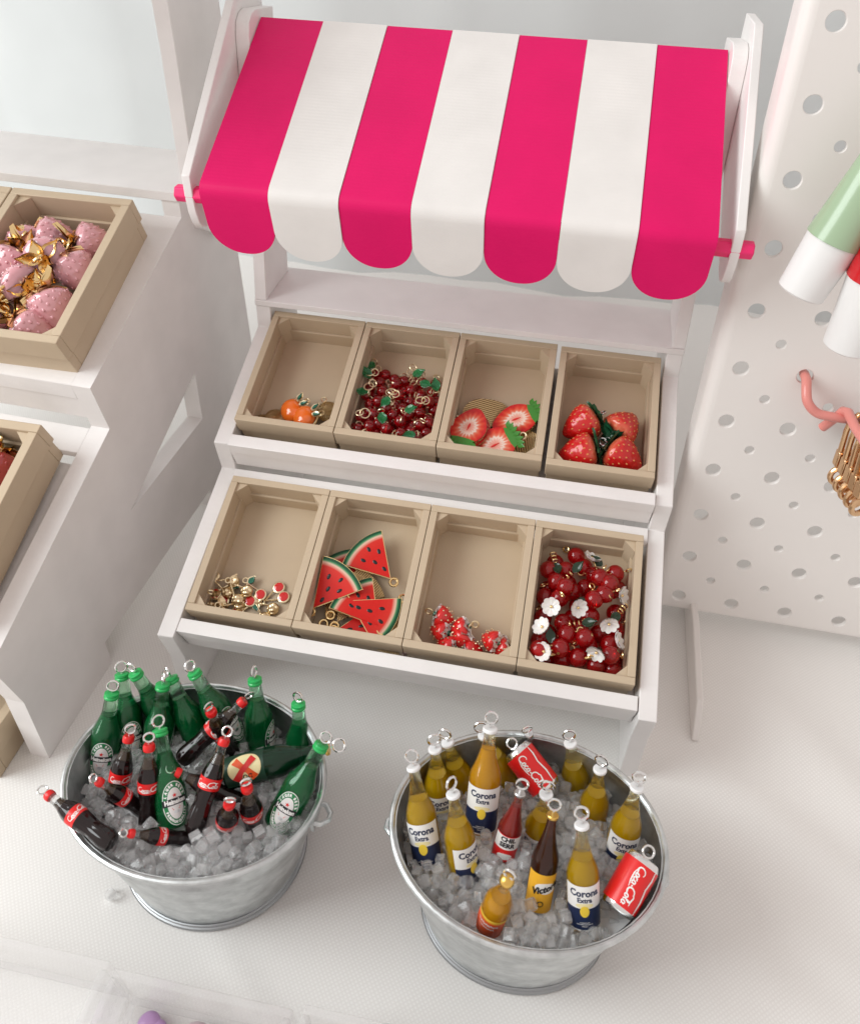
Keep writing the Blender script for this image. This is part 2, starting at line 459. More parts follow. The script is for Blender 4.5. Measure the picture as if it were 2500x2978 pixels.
def table_cloth():
    m = MB(); nx, ny = 330, 250; x0, x1, y0, y1 = -50, 60, -40, 36.4
    # finer in the middle by a smooth remap
    def rm(t, a, b, c, w): return a + (b - a) * t
    xs = [x0 + (x1 - x0) * i / nx for i in range(nx + 1)]; ys = [y0 + (y1 - y0) * j / ny for j in range(ny + 1)]
    v = []
    for yy in ys:
        for xx in xs:
            z = fold(xx, yy)
            v.append((xx, yy, z - 0.004))
    f = [(j * (nx + 1) + i, j * (nx + 1) + i + 1, (j + 1) * (nx + 1) + i + 1, (j + 1) * (nx + 1) + i) for j in range(ny) for i in range(nx)]
    m.add(v, f)
    o = m.build('tablecloth', 'cloth', sharp=180); tag(o, kind='structure', label='white woven cloth spread over the whole table')
table_cloth()
def wall():
    m = MB(); nx, nz = 60, 12; v = []
    for k in range(nz + 1):
        for i in range(nx + 1):
            x = -70 + 150 * i / nx; z = -1 + 95 * k / nz
            v.append((x, 36 + 0.35 * math.sin(x * 0.37) + 0.25 * math.sin(x * 0.83 + 1 + z * .03), z))
    f = [(k * (nx + 1) + i, k * (nx + 1) + i + 1, (k + 1) * (nx + 1) + i + 1, (k + 1) * (nx + 1) + i) for k in range(nz) for i in range(nx)]
    m.add(v, f); o = m.build('wall', 'wall_sheet', sharp=180); tag(o, kind='structure', label='pale grey sheet hanging behind the table')
wall()

# ------------------------------------------------------------------ the striped stall
SL = 0.341
EY = Vector((0, math.cos(SL), math.sin(SL))); EN = Vector((0, -math.sin(SL), math.cos(SL)))
TH, WID = 0.62, 17.56
def stall():
    r = thing('market_stall', 'white toy market stall with pink and white striped awning and two tiers of crates', 'market stall')
    prof = [(0.35, 0), (4.6, 0), (4.6, 1.0), (11.2, 1.0), (11.2, 0), (15.0, 0), (15.0, 10.88), (12.0, 10.88), (11.9, 9.9), (6.46, 7.89), (6.68, 6.40), (0.0, 4.18), (0.335, 2.56)]
    prof = prof[::1]
    for x0 in (0, WID - TH):
        MB().prism_x(prof, x0, x0 + TH).build('side_panel', 'white_print', r, bevel=0.035)
    # front rails: a proud upper strip on a slightly set-back lower strip
    def rail(name, top_b, top_f, mid, bot, th):
        m = MB()
        d = Vector((bot[0] - top_f[0], bot[1] - top_f[1])).normalized()
        m.prism_x([top_f, mid, (mid[0] + th, mid[1] + 0.15), top_b], TH + 0.04, WID - TH - 0.04)
        o = m.build(name, 'white_print', r, bevel=0.02)
        m = MB(); e = 0.035
        m.prism_x([(mid[0] + e, mid[1]), (bot[0] + e, bot[1]), (bot[0] + th, bot[1] + 0.15), (mid[0] + th - 0.002, mid[1] + 0.1)], TH + 0.04, WID - TH - 0.04)
        m.build(name, 'white_print', r, bevel=0.02)
    rail('front_rail', (0.70, 4.45), (0.22, 4.30), (0.37, 3.80), (0.69, 2.86), 0.42)
    rail('front_rail', (6.77, 8.17), (6.27, 8.03), (6.42, 7.50), (6.70, 6.64), 0.42)
    # strip behind the lower crates, and the sloping shelves the crates stand on
    MB().prism_x([(6.10, 6.05), (6.62, 6.25), (6.60, 6.52), (6.10, 6.34)], TH + 0.02, WID - TH - 0.02).build('shelf_slat', 'white_print', r, bevel=0.02)
    for fy, fz in ((0.821, 4.828), (7.067, 8.678)):
        a = Vector((0, fy, fz)) - EN * 1.61; b = a + EY * 5.5; c = b - EN * 0.3; d = a - EN * 0.3
        MB().prism_x([(d.y, d.z), (c.y, c.z), (b.y, b.z), (a.y, a.z)], TH + 0.01, WID - TH - 0.01).build('shelf', 'white_print', r)
    # ledge and posts
    MB().box((0.0, 11.93, 10.90), (WID, 15.0, 11.15)).build('ledge_board', 'white_print', r, bevel=0.02)
    post = [(14.7, 11.152), (16.05, 21.45), (14.35, 21.68), (13.95, 21.62), (13.62, 21.40), (13.46, 21.0), (12.42, 13.2), (12.0, 11.152)]
    for x0 in (0.0, WID - 0.5):
        MB().prism_x(post, x0, x0 + 0.5).build('post', 'white_print', r, bevel=0.03)
    arm = [(8.36, 17.78), (8.33, 17.1), (8.38, 16.5), (8.52, 16.05), (8.72, 15.82), (9.0, 15.72), (9.5, 15.85), (16.3, 19.6), (16.3, 22.2), (14.1, 22.32), (13.9, 22.2)]
    for x0 in (-0.31, WID + 0.01):
        MB().prism_x(arm, x0, x0 + 0.30).build('awning_arm', 'white_print', r, bevel=0.03)
    m = MB(); n = 6; rr = 0.30
    ring = [(8.62 + rr * math.cos(PI / 3 * i), 17.05 + rr * math.sin(PI / 3 * i)) for i in range(6)]
    m.prism_x(ring, -0.72, WID + 0.72); m.build('awning_rod', 'pink_rod', r, bevel=0.05)
    # awning: seven stripes, each one bent sheet that ends in a scallop
    A0, AP = 0.53, 2.3575
    top = Vector((14.70, 21.35)); fo = Vector((7.72, 17.70)); va = Vector((8.19, 15.26))
    dv = (va - fo).normalized(); du = (fo - top).normalized()
    Lv = (va - fo).length; sj = 1.42
    for k in range(7):
        white = k % 2 == 1
        x0 = A0 + k * AP + 0.008; x1 = A0 + (k + 1) * AP - 0.008; xc = (x0 + x1) / 2; hw = (x1 - x0) / 2
        off = 0.03 if white else 0.0
        nu = Vector((-du.y, du.x)) * -1
        if nu.y < 0: nu = -nu
        rows = []                                    # (y, z, half width)
        for i in range(9): p = top + (fo - du * -0.0 - top) * (i / 8 * 0.955); rows.append((p + nu * off, hw))
        p0 = top + (fo - top) * 0.955; p1 = fo; p2 = fo + dv * 0.36
        nv = Vector((dv.y, -dv.x))
        if nv.x > 0: nv = -nv
        for i in range(1, 7):
            t = i / 6; p = p0 * (1 - t) ** 2 + p1 * 2 * t * (1 - t) + p2 * t * t
            rows.append((p + (nu * (1 - t) + nv * t) * off, hw))
        for i in range(1, 4): rows.append((fo + dv * (0.36 + (sj - 0.36) * i / 3) + nv * off, hw))
        nS = 12
        for i in range(1, nS + 1):
            t = math.sin(PI / 2 * i / nS)
            w = math.cos(PI / 2 * i / nS) ** 0.92 * hw * (1 - 0.02 * t)
            rows.append((fo + dv * (sj + (Lv - sj) * t) + nv * off, max(w, 0.012)))
        m = MB(); nc = 12; v = []; f = []
        for p, w in rows:
            for c in range(nc + 1): v.append((xc - w + 2 * w * c / nc, p.x, p.y))
        for i in range(len(rows) - 1):
            for c in range(nc):
                a = i * (nc + 1) + c; f.append((a, a + nc + 1, a + nc + 2, a + 1))
        m.add(v, f)
        o = m.build('awning_stripe', 'white_print_rough' if white else 'pink_print', r, sharp=60, solid=0.13)
        es = o.modifiers.new('crisp', 'EDGE_SPLIT'); es.split_angle = math.radians(50)
        tag(o, label='white awning stripe' if white else 'bright pink awning stripe')
stall()

# ------------------------------------------------------------------ crates
CW, CL, CH = 3.965, 5.537, 1.60
def make_crate(label, group):
    r = thing('crate', label, 'crate', group=group)
    w, L = CW, CL; g = 0.003
    MB().box((0.30, 0.30, 0.0), (w - 0.30, L - 0.30, 0.15)).build('floor', 'tan_print', r)
    def slat(z0, z1, o, t):
        for y0, y1 in ((o, o + t), (L - o - t, L - o)):
            MB().box((o, y0, z0), (w - o, y1, z1)).build('slat', 'tan_print', r, bevel=0.025)
        for x0, x1 in ((o, o + t), (w - o - t, w - o)):
            MB().box((x0, o + t + g, z0), (x1, L - o - t - g, z1)).build('slat', 'tan_print', r, bevel=0.02)
    slat(0.80, CH, 0.0, 0.27); slat(0.0, 0.796, 0.06, 0.29)
    k = 0.40; o = 0.272
    for sx, sy in ((0, 0), (1, 0), (1, 1), (0, 1)):
        def q(x, y): return (w - x if sx else x, L - y if sy else y)
        poly = [q(o, o), q(o + k, o), q(o, o + k)]
        if (sx + sy) % 2: poly = poly[::-1]
        m = MB(); m.prism_z(poly, 0.15, 1.50); m.build('corner_post', 'tan_print', r, bevel=0.015)
    return r
def crate_frame(row, i):
    x0 = 0.80 + 3.99 * i if row == 'L' else 0.70 + 4.0 * i
    fr = Vector((x0, 0.821, 4.828)) if row == 'L' else Vector((x0, 7.067, 8.678))
    if row == 'U' and i == 3: fr += EY * -0.07 + Vector((0.12, 0, 0))
    return fr
def crate_matrix(row, i, h=0.0):
    return axes(crate_frame(row, i) - EN * (CH - h), Vector((1, 0, 0)), EY, EN)
CR_LABELS = {('U', 0): 'tan crate with a few orange charms, first of the upper tier', ('U', 1): 'tan crate heaped with tiny red beads and green leaves',
             ('U', 2): 'tan crate holding flat strawberry slice charms', ('U', 3): 'tan crate holding four whole strawberry charms',
             ('L', 0): 'tan crate with flat gold cherry charms, first of the lower tier', ('L', 1): 'tan crate holding watermelon wedge charms',
             ('L', 2): 'tan crate with small knobbly red strawberry charms in front', ('L', 3): 'tan crate full of red glass beads and white flowers'}
proto_crate = make_crate(CR_LABELS[('U', 0)], 'crates on the striped stall')
first = True
for row in 'UL':
    for i in range(4):
        c = proto_crate if first else copy_tree(proto_crate)
        first = False
        c['label'] = CR_LABELS[(row, i)]
        setm(c, crate_matrix(row, i))
def inner(row, i, h=0.0):      # frame on the crate's floor: x, y from the outer front left corner
    return crate_matrix(row, i, 0.15 + h)

# ------------------------------------------------------------------ the second stall, cut by the left edge of the picture
A2 = -0.04
B2 = axes((-3.56, -3.10, 0), Vector((math.cos(A2), math.sin(A2), 0)), Vector((-math.sin(A2), math.cos(A2), 0)), Vector((0, 0, 1)))
def stall_two():
    r = thing('display_stall', 'plain white stall beside the striped one, cut off by the left edge', 'market stall', M=B2)
    y = 3.10
    outer = [(0.0, 0), (4.25, 0), (4.30, 1.25), (13.6, 1.1), (13.6, 0), (19.95, 0), (19.95, 14.85), (15.7, 14.85), (15.7, 14.2), (7.75, 11.24), (8.10, 9.15), (-0.30, 5.95), (0.15, 3.33)]
    hole = [(7.85, 5.10), (14.2, 5.0), (14.35, 7.50)]
    bm = bmesh.new()
    def loop(pts, x): return [bm.verts.new((x * U, p[0] * U, p[1] * U)) for p in pts]
    ring = []
    for x in (-0.75, 0.0):
        o_ = loop(outer, x); h_ = loop(hole, x)
        ed = []
        for L_ in (o_, h_):
            for i in range(len(L_)): ed.append(bm.edges.new((L_[i], L_[(i + 1) % len(L_)])))
        bmesh.ops.triangle_fill(bm, use_beauty=True, use_dissolve=False, edges=ed)
        ring.append((o_, h_))
    for a, b in ((ring[0][0], ring[1][0]), (ring[0][1], ring[1][1])):
        for i in range(len(a)):
            j = (i + 1) % len(a); bm.faces.new((a[i], a[j], b[j], b[i]))
    bmesh.ops.recalc_face_normals(bm, faces=bm.faces[:])
    me = bpy.data.meshes.new('side_panel'); bm.to_mesh(me); bm.free(); me.materials.append(MATS['white_print'])
    o = bpy.data.objects.new('side_panel', me); COL.objects.link(o); o.parent = r
    XL = -22
    def pr(name, poly, x0=XL, x1=-0.752, m='white_print', bevel=0.02):
        return MB().prism_x(poly, x0, x1).build(name, m, r, bevel=bevel)
    pr('front_rail', [(7.76, 11.24), (7.86, 10.55), (8.5, 10.7), (8.5, 11.5)])
    pr('front_rail', [(7.90, 10.54), (8.06, 9.55), (8.6, 9.7), (8.5, 10.6)])
    pr('shelf_slat', [(7.0, 8.5), (8.0, 8.8), (8.0, 9.11), (7.0, 8.73)])
    pr('shelf', [(8.5, 10.9), (15.9, 13.6), (15.7, 14.17), (8.5, 11.49)])
    pr('shelf', [(0.3, 5.2), (7.0, 7.75), (7.0, 8.1), (0.3, 5.55)])
    pr('front_rail', [(-0.29, 5.95), (-0.1, 4.6), (0.4, 4.7), (0.4, 6.2)])
    MB().box((XL, 15.6, 14.87), (-0.0, 19.95, 15.25)).build('ledge_board', 'white_print', r, bevel=0.03)
    MB().prism_x([(16.5, 13.4), (18.0, 12.4), (20.9, 15.2), (20.9, 26), (17.0, 26), (16.9, 20)], -0.30, 0.33).build('post', 'white_print', r, bevel=0.03)
    # unseen roof slab above the picture, added to shade the striped awning's left end
    MB().prism_x([(8.2, 25.0), (20.2, 28.4), (20.2, 28.6), (8.2, 25.2)], XL, 0.3).build('unseen_canopy', 'white_print', r)
stall_two()

S2 = 0.3564
E2 = Vector((0, math.cos(S2), math.sin(S2))); N2 = Vector((0, -math.sin(S2), math.cos(S2)))
K2 = 1.25
def crate2(loc, label, slope=True):
    c = copy_tree(proto_crate); c['label'] = label; c['group'] = 'larger crates on the second stall'
    M = axes(loc, Vector((1, 0, 0)), E2, N2) if slope else axes(loc, Vector((1, 0, 0)), Vector((0, 1, 0)), Vector((0, 0, 1)))
    setm(c, M @ S(K2)); return M @ S(K2)
rim = Vector((-8.86, 4.50, 13.10))
M2a = crate2(rim - N2 * CH * K2, 'larger tan crate full of glossy pink strawberries on the second stall')
crate2(rim - N2 * CH * K2 - Vector((CW * K2 + 0.06, 0, 0)), 'larger tan crate at the left edge, only its corner in view')
rim_l = Vector((-4.62 - CW * K2, 3.40 - CL * K2 * math.cos(S2), 10.36 - CL * K2 * math.sin(S2)))
M2b = crate2(rim_l - N2 * CH * K2, 'larger tan crate on the lower tier of the second stall')
crate2(Vector((-4.75 - CW * K2, -4.2, 0.01)), 'tan crate standing on the table behind the foot of the second stall', False)

# ------------------------------------------------------------------ pegboard on the right
PEG = 2.15
PO = Vector((19.07, 7.92, 1.61)); PLEAN = 0.104; PYAW = -0.010
PU = Vector((math.cos(PYAW), math.sin(PYAW), 0)); PB = Vector((-math.sin(PYAW), math.cos(PYAW), 0))
PV = PB * math.sin(PLEAN) + Vector((0, 0, math.cos(PLEAN))); PN = PU.cross(PV)   # PN faces the viewer side (-y)
PN = -PN if PN.y > 0 else PN
PM = axes(PO, PU, PV, -PN)       # local: x along the board, y up the board, z away from the viewer
def pegboard():
    r = thing('pegboard', 'cream metal pegboard with rows of round holes, standing right of the stall', 'pegboard', M=PM)
    th = 0.16
    x0, x1, y0, y1 = -0.55, 9 * PEG + 0.6, -0.58, 11 * PEG + 0.5
    rv = 1.013
    bm = bmesh.new()
    def cell(cx, cy_, hx0, hx1, hy0, hy1, rad, nseg=20):
        """square cell with a round hole: ring of quads, front and back and the wall of the hole"""
        outp = []; inn = []
        for i in range(nseg):
            a = 2 * PI * (i + 0.5) / nseg; c, s_ = math.cos(a), math.sin(a)
            inn.append((cx + rad * c, cy_ + rad * s_))
            t = min((hx1 - cx) / c if c > 1e-9 else 1e9, (hx0 - cx) / c if c < -1e-9 else 1e9, (hy1 - cy_) / s_ if s_ > 1e-9 else 1e9, (hy0 - cy_) / s_ if s_ < -1e-9 else 1e9)
            outp.append((cx + t * c, cy_ + t * s_))
        corners = [(hx1, hy1), (hx0, hy1), (hx0, hy0), (hx1, hy0)]
        rings = []
        for z, grow in ((0.0, 1.0), (0.04, 0.93), (th, 0.93)):
            rings.append([bm.verts.new(((cx + (p[0] - cx) * grow) * U, (cy_ + (p[1] - cy_) * grow) * U, z * U)) for p in inn])
        o = [bm.verts.new((p[0] * U, p[1] * U, 0)) for p in outp]
        for i in range(nseg):
            j = (i + 1) % nseg
            bm.faces.new((rings[0][i], rings[0][j], o[j], o[i])).smooth = False
            bm.faces.new((rings[1][i], rings[1][j], rings[0][j], rings[0][i])).smooth = True
            bm.faces.new((rings[2][i], rings[2][j], rings[1][j], rings[1][i])).smooth = True
            a = 2 * PI * (i + 0.5) / nseg; b = 2 * PI * (i + 1.5) / nseg
            for q, ca in enumerate((PI / 4, 3 * PI / 4, 5 * PI / 4, 7 * PI / 4)):
                ang = math.atan2(corners[q][1] - cy_, corners[q][0] - cx) % (2 * PI)
                if a <= ang < b or a <= ang + 2 * PI < b:
                    k = bm.verts.new((corners[q][0] * U, corners[q][1] * U, 0)); bm.faces.new((o[i], o[j], k)).smooth = False
    h = PEG / 2
    # the lattice: big holes on the corners, small ones in the middles, as half-pitch cells turned in a checkerboard
    for c in range(0, 19):
        for q in range(0, 23):
            cx = c * h; cyy = q * h * rv
            hx0 = x0 if c == 0 else cx - h / 2; hx1 = x1 if c == 18 else cx + h / 2
            hy0 = y0 if q == 0 else cyy - h * rv / 2; hy1 = y1 if q == 22 else cyy + h * rv / 2
            if c % 2 == 0 and q % 2 == 0: cell(cx, cyy, hx0, hx1, hy0, hy1, 0.295)
            elif c % 2 == 1 and q % 2 == 1: cell(cx, cyy, hx0, hx1, hy0, hy1, 0.19)
            else:
                vs = [bm.verts.new((a * U, b * U, 0)) for a, b in ((hx0, hy0), (hx1, hy0), (hx1, hy1), (hx0, hy1))]
                bm.faces.new(vs).smooth = False
    bmesh.ops.remove_doubles(bm, verts=bm.verts[:], dist=2e-6)
    bmesh.ops.recalc_face_normals(bm, faces=bm.faces[:])
    me = bpy.data.meshes.new('panel'); bm.to_mesh(me); bm.free(); me.materials.append(MATS['board_white'])
    o = bpy.data.objects.new('panel', me); COL.objects.link(o); o.parent = r
    # rounded flange down the left side and along the bottom
    m = MB(); v = []; f = []
    prof = [(x0, 0.0)] + [(x0 - 0.42 * math.sin(a), 0.42 - 0.42 * math.cos(a)) for a in [PI / 2 * i / 8 for i in range(1, 9)]] + [(x0 - 0.42, 1.5), (x0 - 0.26, 1.5), (x0 - 0.26, 0.42)]
    for px, pz in prof: v += [(px, y0, pz), (px, y1, pz)]
    f = [(2 * i, 2 * i + 2, 2 * i + 3, 2 * i + 1) for i in range(len(prof) - 1)]
    m.add(v, f); m.build('flange', 'board_white', r, sharp=50)
    MB().box((x0 - 0.3, y0 - 0.12, 0.02), (x1, y0 - 0.002, 0.9)).build('bottom_edge', 'board_white', r, bevel=0.03)
    # foot plates, standing on the table
    inv = PM.inverted()
    for fx in (19.63, 37.0):
        poly = [(2.25, 0.02), (9.6, 0.02), (9.6, 1.0), (6.9, 1.45), (3.25, 1.25), (2.75, 0.8), (2.2, 0.1)]
        m = MB(); m.prism_x(poly, fx, fx + 0.27, M=inv); m.build('foot', 'board_white', r, bevel=0.06)
pegboard()

# ------------------------------------------------------------------ oval tubs
def tub(cx, cy_, a, b, H, ka, kb, label):
    r = thing('metal_tub', label, 'tub', (cx, cy_, 0))
    n = 64
    def ring_pts(ax, bx, z): return [(ax * math.cos(2 * PI * i / n), bx * math.sin(2 * PI * i / n), z) for i in range(n)]
    def lerp(t): return (a * (ka + (1 - ka) * t), b * (kb + (1 - kb) * t))
    m = MB(); v = []; f = []
    rows = []
    for t in (0.012, 0.05, 0.25, 0.5, 0.75, 0.80, 0.84, 0.88, 0.97, 1.0):
        ax, bx = lerp(t); bulge = 0.035 if t in (0.80,) else (-0.0)
        rows.append((ax + bulge - 0.06, bx + bulge - 0.06, t * H))
    for t in (1.0, 0.75, 0.4, 0.1):
        ax, bx = lerp(t); rows.append((ax - 0.12, bx - 0.12, t * H - (0 if t == 1.0 else 0)))
    for q in rows: v += ring_pts(*q)
    for k in range(len(rows) - 1):
        for i in range(n):
            j = (i + 1) % n; f.append((k * n + i, k * n + j, (k + 1) * n + j, (k + 1) * n + i))
    f.append(tuple((len(rows) - 1) * n + i for i in range(n)))
    m.add(v, f); m.build('wall', 'galvanised', r, sharp=40)
    ax, bx = lerp(1.0)
    MB().tube([(ax * math.cos(2 * PI * i / n), bx * math.sin(2 * PI * i / n), H) for i in range(n)], 0.09, 10, True).build('rim', 'galvanised', r)
    ax, bx = lerp(0.0)
    mb = MB()
    for z, rad, g in ((0.10, 0.085, 0.03), (0.24, 0.05, 0.0)):
        mb.tube([((ax + g) * math.cos(2 * PI * i / n), (bx + g) * math.sin(2 * PI * i / n), z) for i in range(n)], rad, 8, True)
    mb.build('base_bead', 'dull_steel', r)
    for sgn in (1, -1):
        e = a * (ka + (1 - ka) * 0.80)
        mb = MB()
        mb.tube([(sgn * (e - 0.10), -0.32, 0.80 * H), (sgn * (e + 0.22), -0.30, 0.79 * H), (sgn * (e + 0.42), -0.1, 0.78 * H), (sgn * (e + 0.42), 0.1, 0.78 * H), (sgn * (e + 0.22), 0.30, 0.79 * H), (sgn * (e - 0.10), 0.32, 0.80 * H)], 0.085, 8)
        mb.box((sgn * (e - 0.06), -0.42, 0.72 * H), (sgn * (e + 0.04), 0.42, 0.87 * H))
        mb.build('handle', 'galvanised', r, bevel=0.0)
    return r
TUBS = [(3.63, -4.74, 3.95, 3.06, 4.50, 0.74, 0.86), (13.69, -4.95, 3.80, 2.98, 5.40, 0.75, 0.74)]
tub(*TUBS[0], 'galvanised oval tub of green beer and cola bottles')
tub(*TUBS[1], 'galvanised oval tub of amber bottles and red cans')

# ------------------------------------------------------------------ bottles
def eyelet(parent, z, R_=0.19, r_=0.042, m='silver', twist=0.0):
    mb = MB(); mb.ring((0, 0, z + R_ + 0.06), R_, r_, Rz(twist), 18, 7); mb.tube([(0, 0, z - 0.1), (0, 0, z + 0.08)], r_, 7)
    return mb.build('eyelet', m, parent)
def body_profile(pts, sub=5):
    """Catmull-Rom through (r, z)"""
    out = []
    n = len(pts)
    for i in range(n - 1):
        p0 = pts[max(i - 1, 0)]; p1 = pts[i]; p2 = pts[i + 1]; p3 = pts[min(i + 2, n - 1)]
        for k in range(sub):
            t = k / sub
            q = [0.5 * ((2 * p1[c]) + (-p0[c] + p2[c]) * t + (2 * p0[c] - 5 * p1[c] + 4 * p2[c] - p3[c]) * t * t + (-p0[c] + 3 * p1[c] - 3 * p2[c] + p3[c]) * t ** 3) for c in (0, 1)]
            out.append((max(q[0], 0), q[1]))
    out.append(pts[-1]); return out
def shell(parent, name, prof, m, seg=24): return MB().lathe(prof, seg).build(name, m, parent, sharp=28 if name == 'cap' else 50)

def long_neck(name, R_, L, glass, liquid, level, cap, capm, group, nk=0.34):
    """beer bottle: base at 0, cap top at L"""
    r = thing(name, 'x', 'bottle', group=group)
    k = L / 3.7
    prof = [(0, 0.02), (R_ * 0.80, 0.0), (R_ * 0.96, 0.08 * k), (R_, 0.22 * k), (R_, 1.0 * k), (R_, 1.78 * k)]
    prof2 = body_profile([(R_, 1.78 * k), (R_ * 0.94, 2.02 * k), (R_ * 0.68, 2.42 * k), (R_ * 0.50, 2.78 * k), (R_ * nk * 1.08, 3.15 * k), (R_ * nk, 3.50 * k)], 4)
    full = prof + prof2[1:] + [(0, 3.50 * k)]
    shell(r, 'glass', full, glass)
    # the drink inside stops below the cap
    e = 0.045; ins = []
    for q in full[:-1]:
        if q[1] > level * k: break
        ins.append((max(q[0] - e, 0), q[1] + (e if q[1] < 0.1 else 0)))
    ins.append((max(ins[-1][0] - 0.002, 0.02), level * k)); ins.append((0, level * k))
    shell(r, 'drink', ins, liquid)
    cr_ = R_ * (nk + 0.025)
    capo = shell(r, 'cap', [(0, 3.42 * k), (cr_ * 0.98, 3.42 * k), (cr_ * 1.10, 3.46 * k), (cr_ * 1.10, 3.52 * k), (cr_ * 0.98, 3.56 * k), (cr_ * 1.08, 3.60 * k), (cr_ * 1.06, 3.67 * k), (cr_ * 0.8, L), (0, L)] if cap == 'ridged' else
          [(0, 3.48 * k), (cr_ * 1.18, 3.48 * k), (cr_ * 1.24, 3.50 * k), (cr_ * 1.24, 3.57 * k), (cr_ * 1.12, 3.605 * k), (0, 3.61 * k)], capm)
    eyelet(r, L, 0.22, 0.048)
    return r
def arc_text(mb, body, rad_x, rad_y, a0, a1, size, r, z, mi, flip=False):
    """letters spread along an oval on the side of the bottle"""
    n = len(body)
    for i, ch in enumerate(body):
        if ch == ' ': continue
        a = math.radians(a0 + (a1 - a0) * i / max(n - 1, 1))
        V, F = text2d(ch, size, 0, 0.01)
        rot = a - PI / 2 + (PI if flip else 0); c, s_ = math.cos(rot), math.sin(rot)
        V = [(c * x - s_ * y + rad_x * math.cos(a), s_ * x + c * y + rad_y * math.sin(a)) for x, y in V]
        wrap(mb, (V, F), r, z, mi=mi)
def green_bottle():
    R_, L = 0.61, 3.7
    r = long_neck('green_bottle', R_, L, 'green_glass', 'green_liquid', 2.75, 'ridged', 'green_cap', 'green beer bottles in the tub', 0.42)
    lab = MB(); zc = 0.96
    wrap(lab, oval_strips(0.49, 0.82, 16), R_ + 0.006, zc, mi=0)
    lb = lab.build('label', 'white_ink', r)
    t = MB(); 
    wrap(t, oval_strips(0.465, 0.79, 16), R_ + 0.010, zc, mi=0)          # green oval
    wrap(t, oval_strips(0.305, 0.58, 14), R_ + 0.014, zc, mi=1)          # pale field
    wrap(t, oval_strips(0.285, 0.56, 14), R_ + 0.018, zc, mi=2)
    arc_text(t, 'LAGER BEER', 0.385, 0.685, 155, 25, 0.135, R_ + 0.016, zc, 1)
    arc_text(t, 'PREMIUM QUALITY', 0.385, 0.685, 205, 335, 0.12, R_ + 0.016, zc, 1, True)
    star = [(0.10 * (1 if i % 2 == 0 else 0.4) * math.sin(PI * i / 5), 0.10 * (1 if i % 2 == 0 else 0.4) * math.cos(PI * i / 5)) for i in range(10)]
    wrap(t, (star + [(0, 0)], [(10, (i + 1) % 10, i) for i in range(10)]), R_ + 0.024, zc + 0.30, mi=3)
    # black band with the name
    bw, bh = 0.50, 0.125
    V = []; n = 14
    for i in range(n + 1): x = -bw + 2 * bw * i / n; V += [(x, -bh + 0.03 * math.cos(x * 3)), (x, bh + 0.03 * math.cos(x * 3))]
    wrap(t, (V, [(2 * i, 2 * i + 2, 2 * i + 3, 2 * i + 1) for i in range(n)]), R_ + 0.028, zc + 0.04, mi=4)
    wrap(t, text2d('Heineken', 0.235, 0, 0.014), R_ + 0.034, zc + 0.065, sx=0.92, mi=1)
    for dz, w in ((-0.16, 0.16), (-0.21, 0.13)):
        wrap(t, ([(-w, -.014), (w, -.014), (w, .014), (-w, .014)], [(0, 1, 2, 3)]), R_ + 0.024, zc + dz, mi=3)
    wrap(t, oval_strips(0.10, 0.06, 8), R_ + 0.024, zc - 0.31, mi=5)
    t.build('print', ['green_ink', 'white_ink', 'pearl_white', 'red_ink', 'black_ink', 'silver_cap'], lb)
    return r
def cola_bottle():
    R_, L = 0.37, 3.2
    r = thing('cola_bottle', 'x', 'bottle', group='cola bottles in the tub')
    pr = body_profile([(0.30, 0.0), (0.35, 0.12), (0.375, 0.35), (0.345, 0.70), (0.315, 0.95), (0.345, 1.25), (0.37, 1.50)], 4)
    # contour body with fluting
    def fluted(prof, seg=40, depth=0.022):
        v = []; f = []
        for q, (rr, z) in enumerate(prof):
            for i in range(seg):
                a = 2 * PI * i / seg; g = 1 - depth / 0.35 * (0.5 + 0.5 * math.cos(a * 10)) * (1 if z < 1.42 or z > 1.95 else 0) * (1 if z < 2.35 else 0)
                v.append((rr * g * math.cos(a), rr * g * math.sin(a), z))
        for k in range(len(prof) - 1):
            for i in range(seg):
                j = (i + 1) % seg; f.append((k * seg + i, k * seg + j, (k + 1) * seg + j, (k + 1) * seg + i))
        f.append(tuple(range(seg - 1, -1, -1))); f.append(tuple((len(prof) - 1) * seg + i for i in range(seg)))
        return v, f
    up = body_profile([(0.37, 1.50), (0.37, 1.90), (0.33, 2.15), (0.26, 2.35)], 4)
    m = MB(); m.add(*fluted(pr + up[1:])); m.build('body', 'cola', r, sharp=70)
    shell(r, 'neck', body_profile([(0.262, 2.34), (0.20, 2.55), (0.165, 2.80), (0.165, 3.02)], 4) + [(0, 3.02)], 'clear_glass', 20)
    shell(r, 'drink', body_profile([(0.235, 2.33), (0.175, 2.52), (0.14, 2.66)], 3) + [(0, 2.66)], 'dark_liquid', 16)
    shell(r, 'cap', [(0, 2.96), (0.19, 2.96), (0.20, 3.0), (0.20, 3.12), (0.17, 3.19), (0.0, 3.2)], 'cola_red', 20)
    m = MB(); m.lathe([(0.378, 1.50), (0.381, 1.70), (0.378, 1.90)], 32); lb = m.build('label', 'cola_red', r)
    t = MB()
    for a0 in (0.0, PI): wrap(t, script2d(0.185), 0.387, 1.69, a0=a0, mi=0)
    t.build('lettering', 'white_ink', lb)
    eyelet(r, 3.2, 0.17, 0.04)
    return r
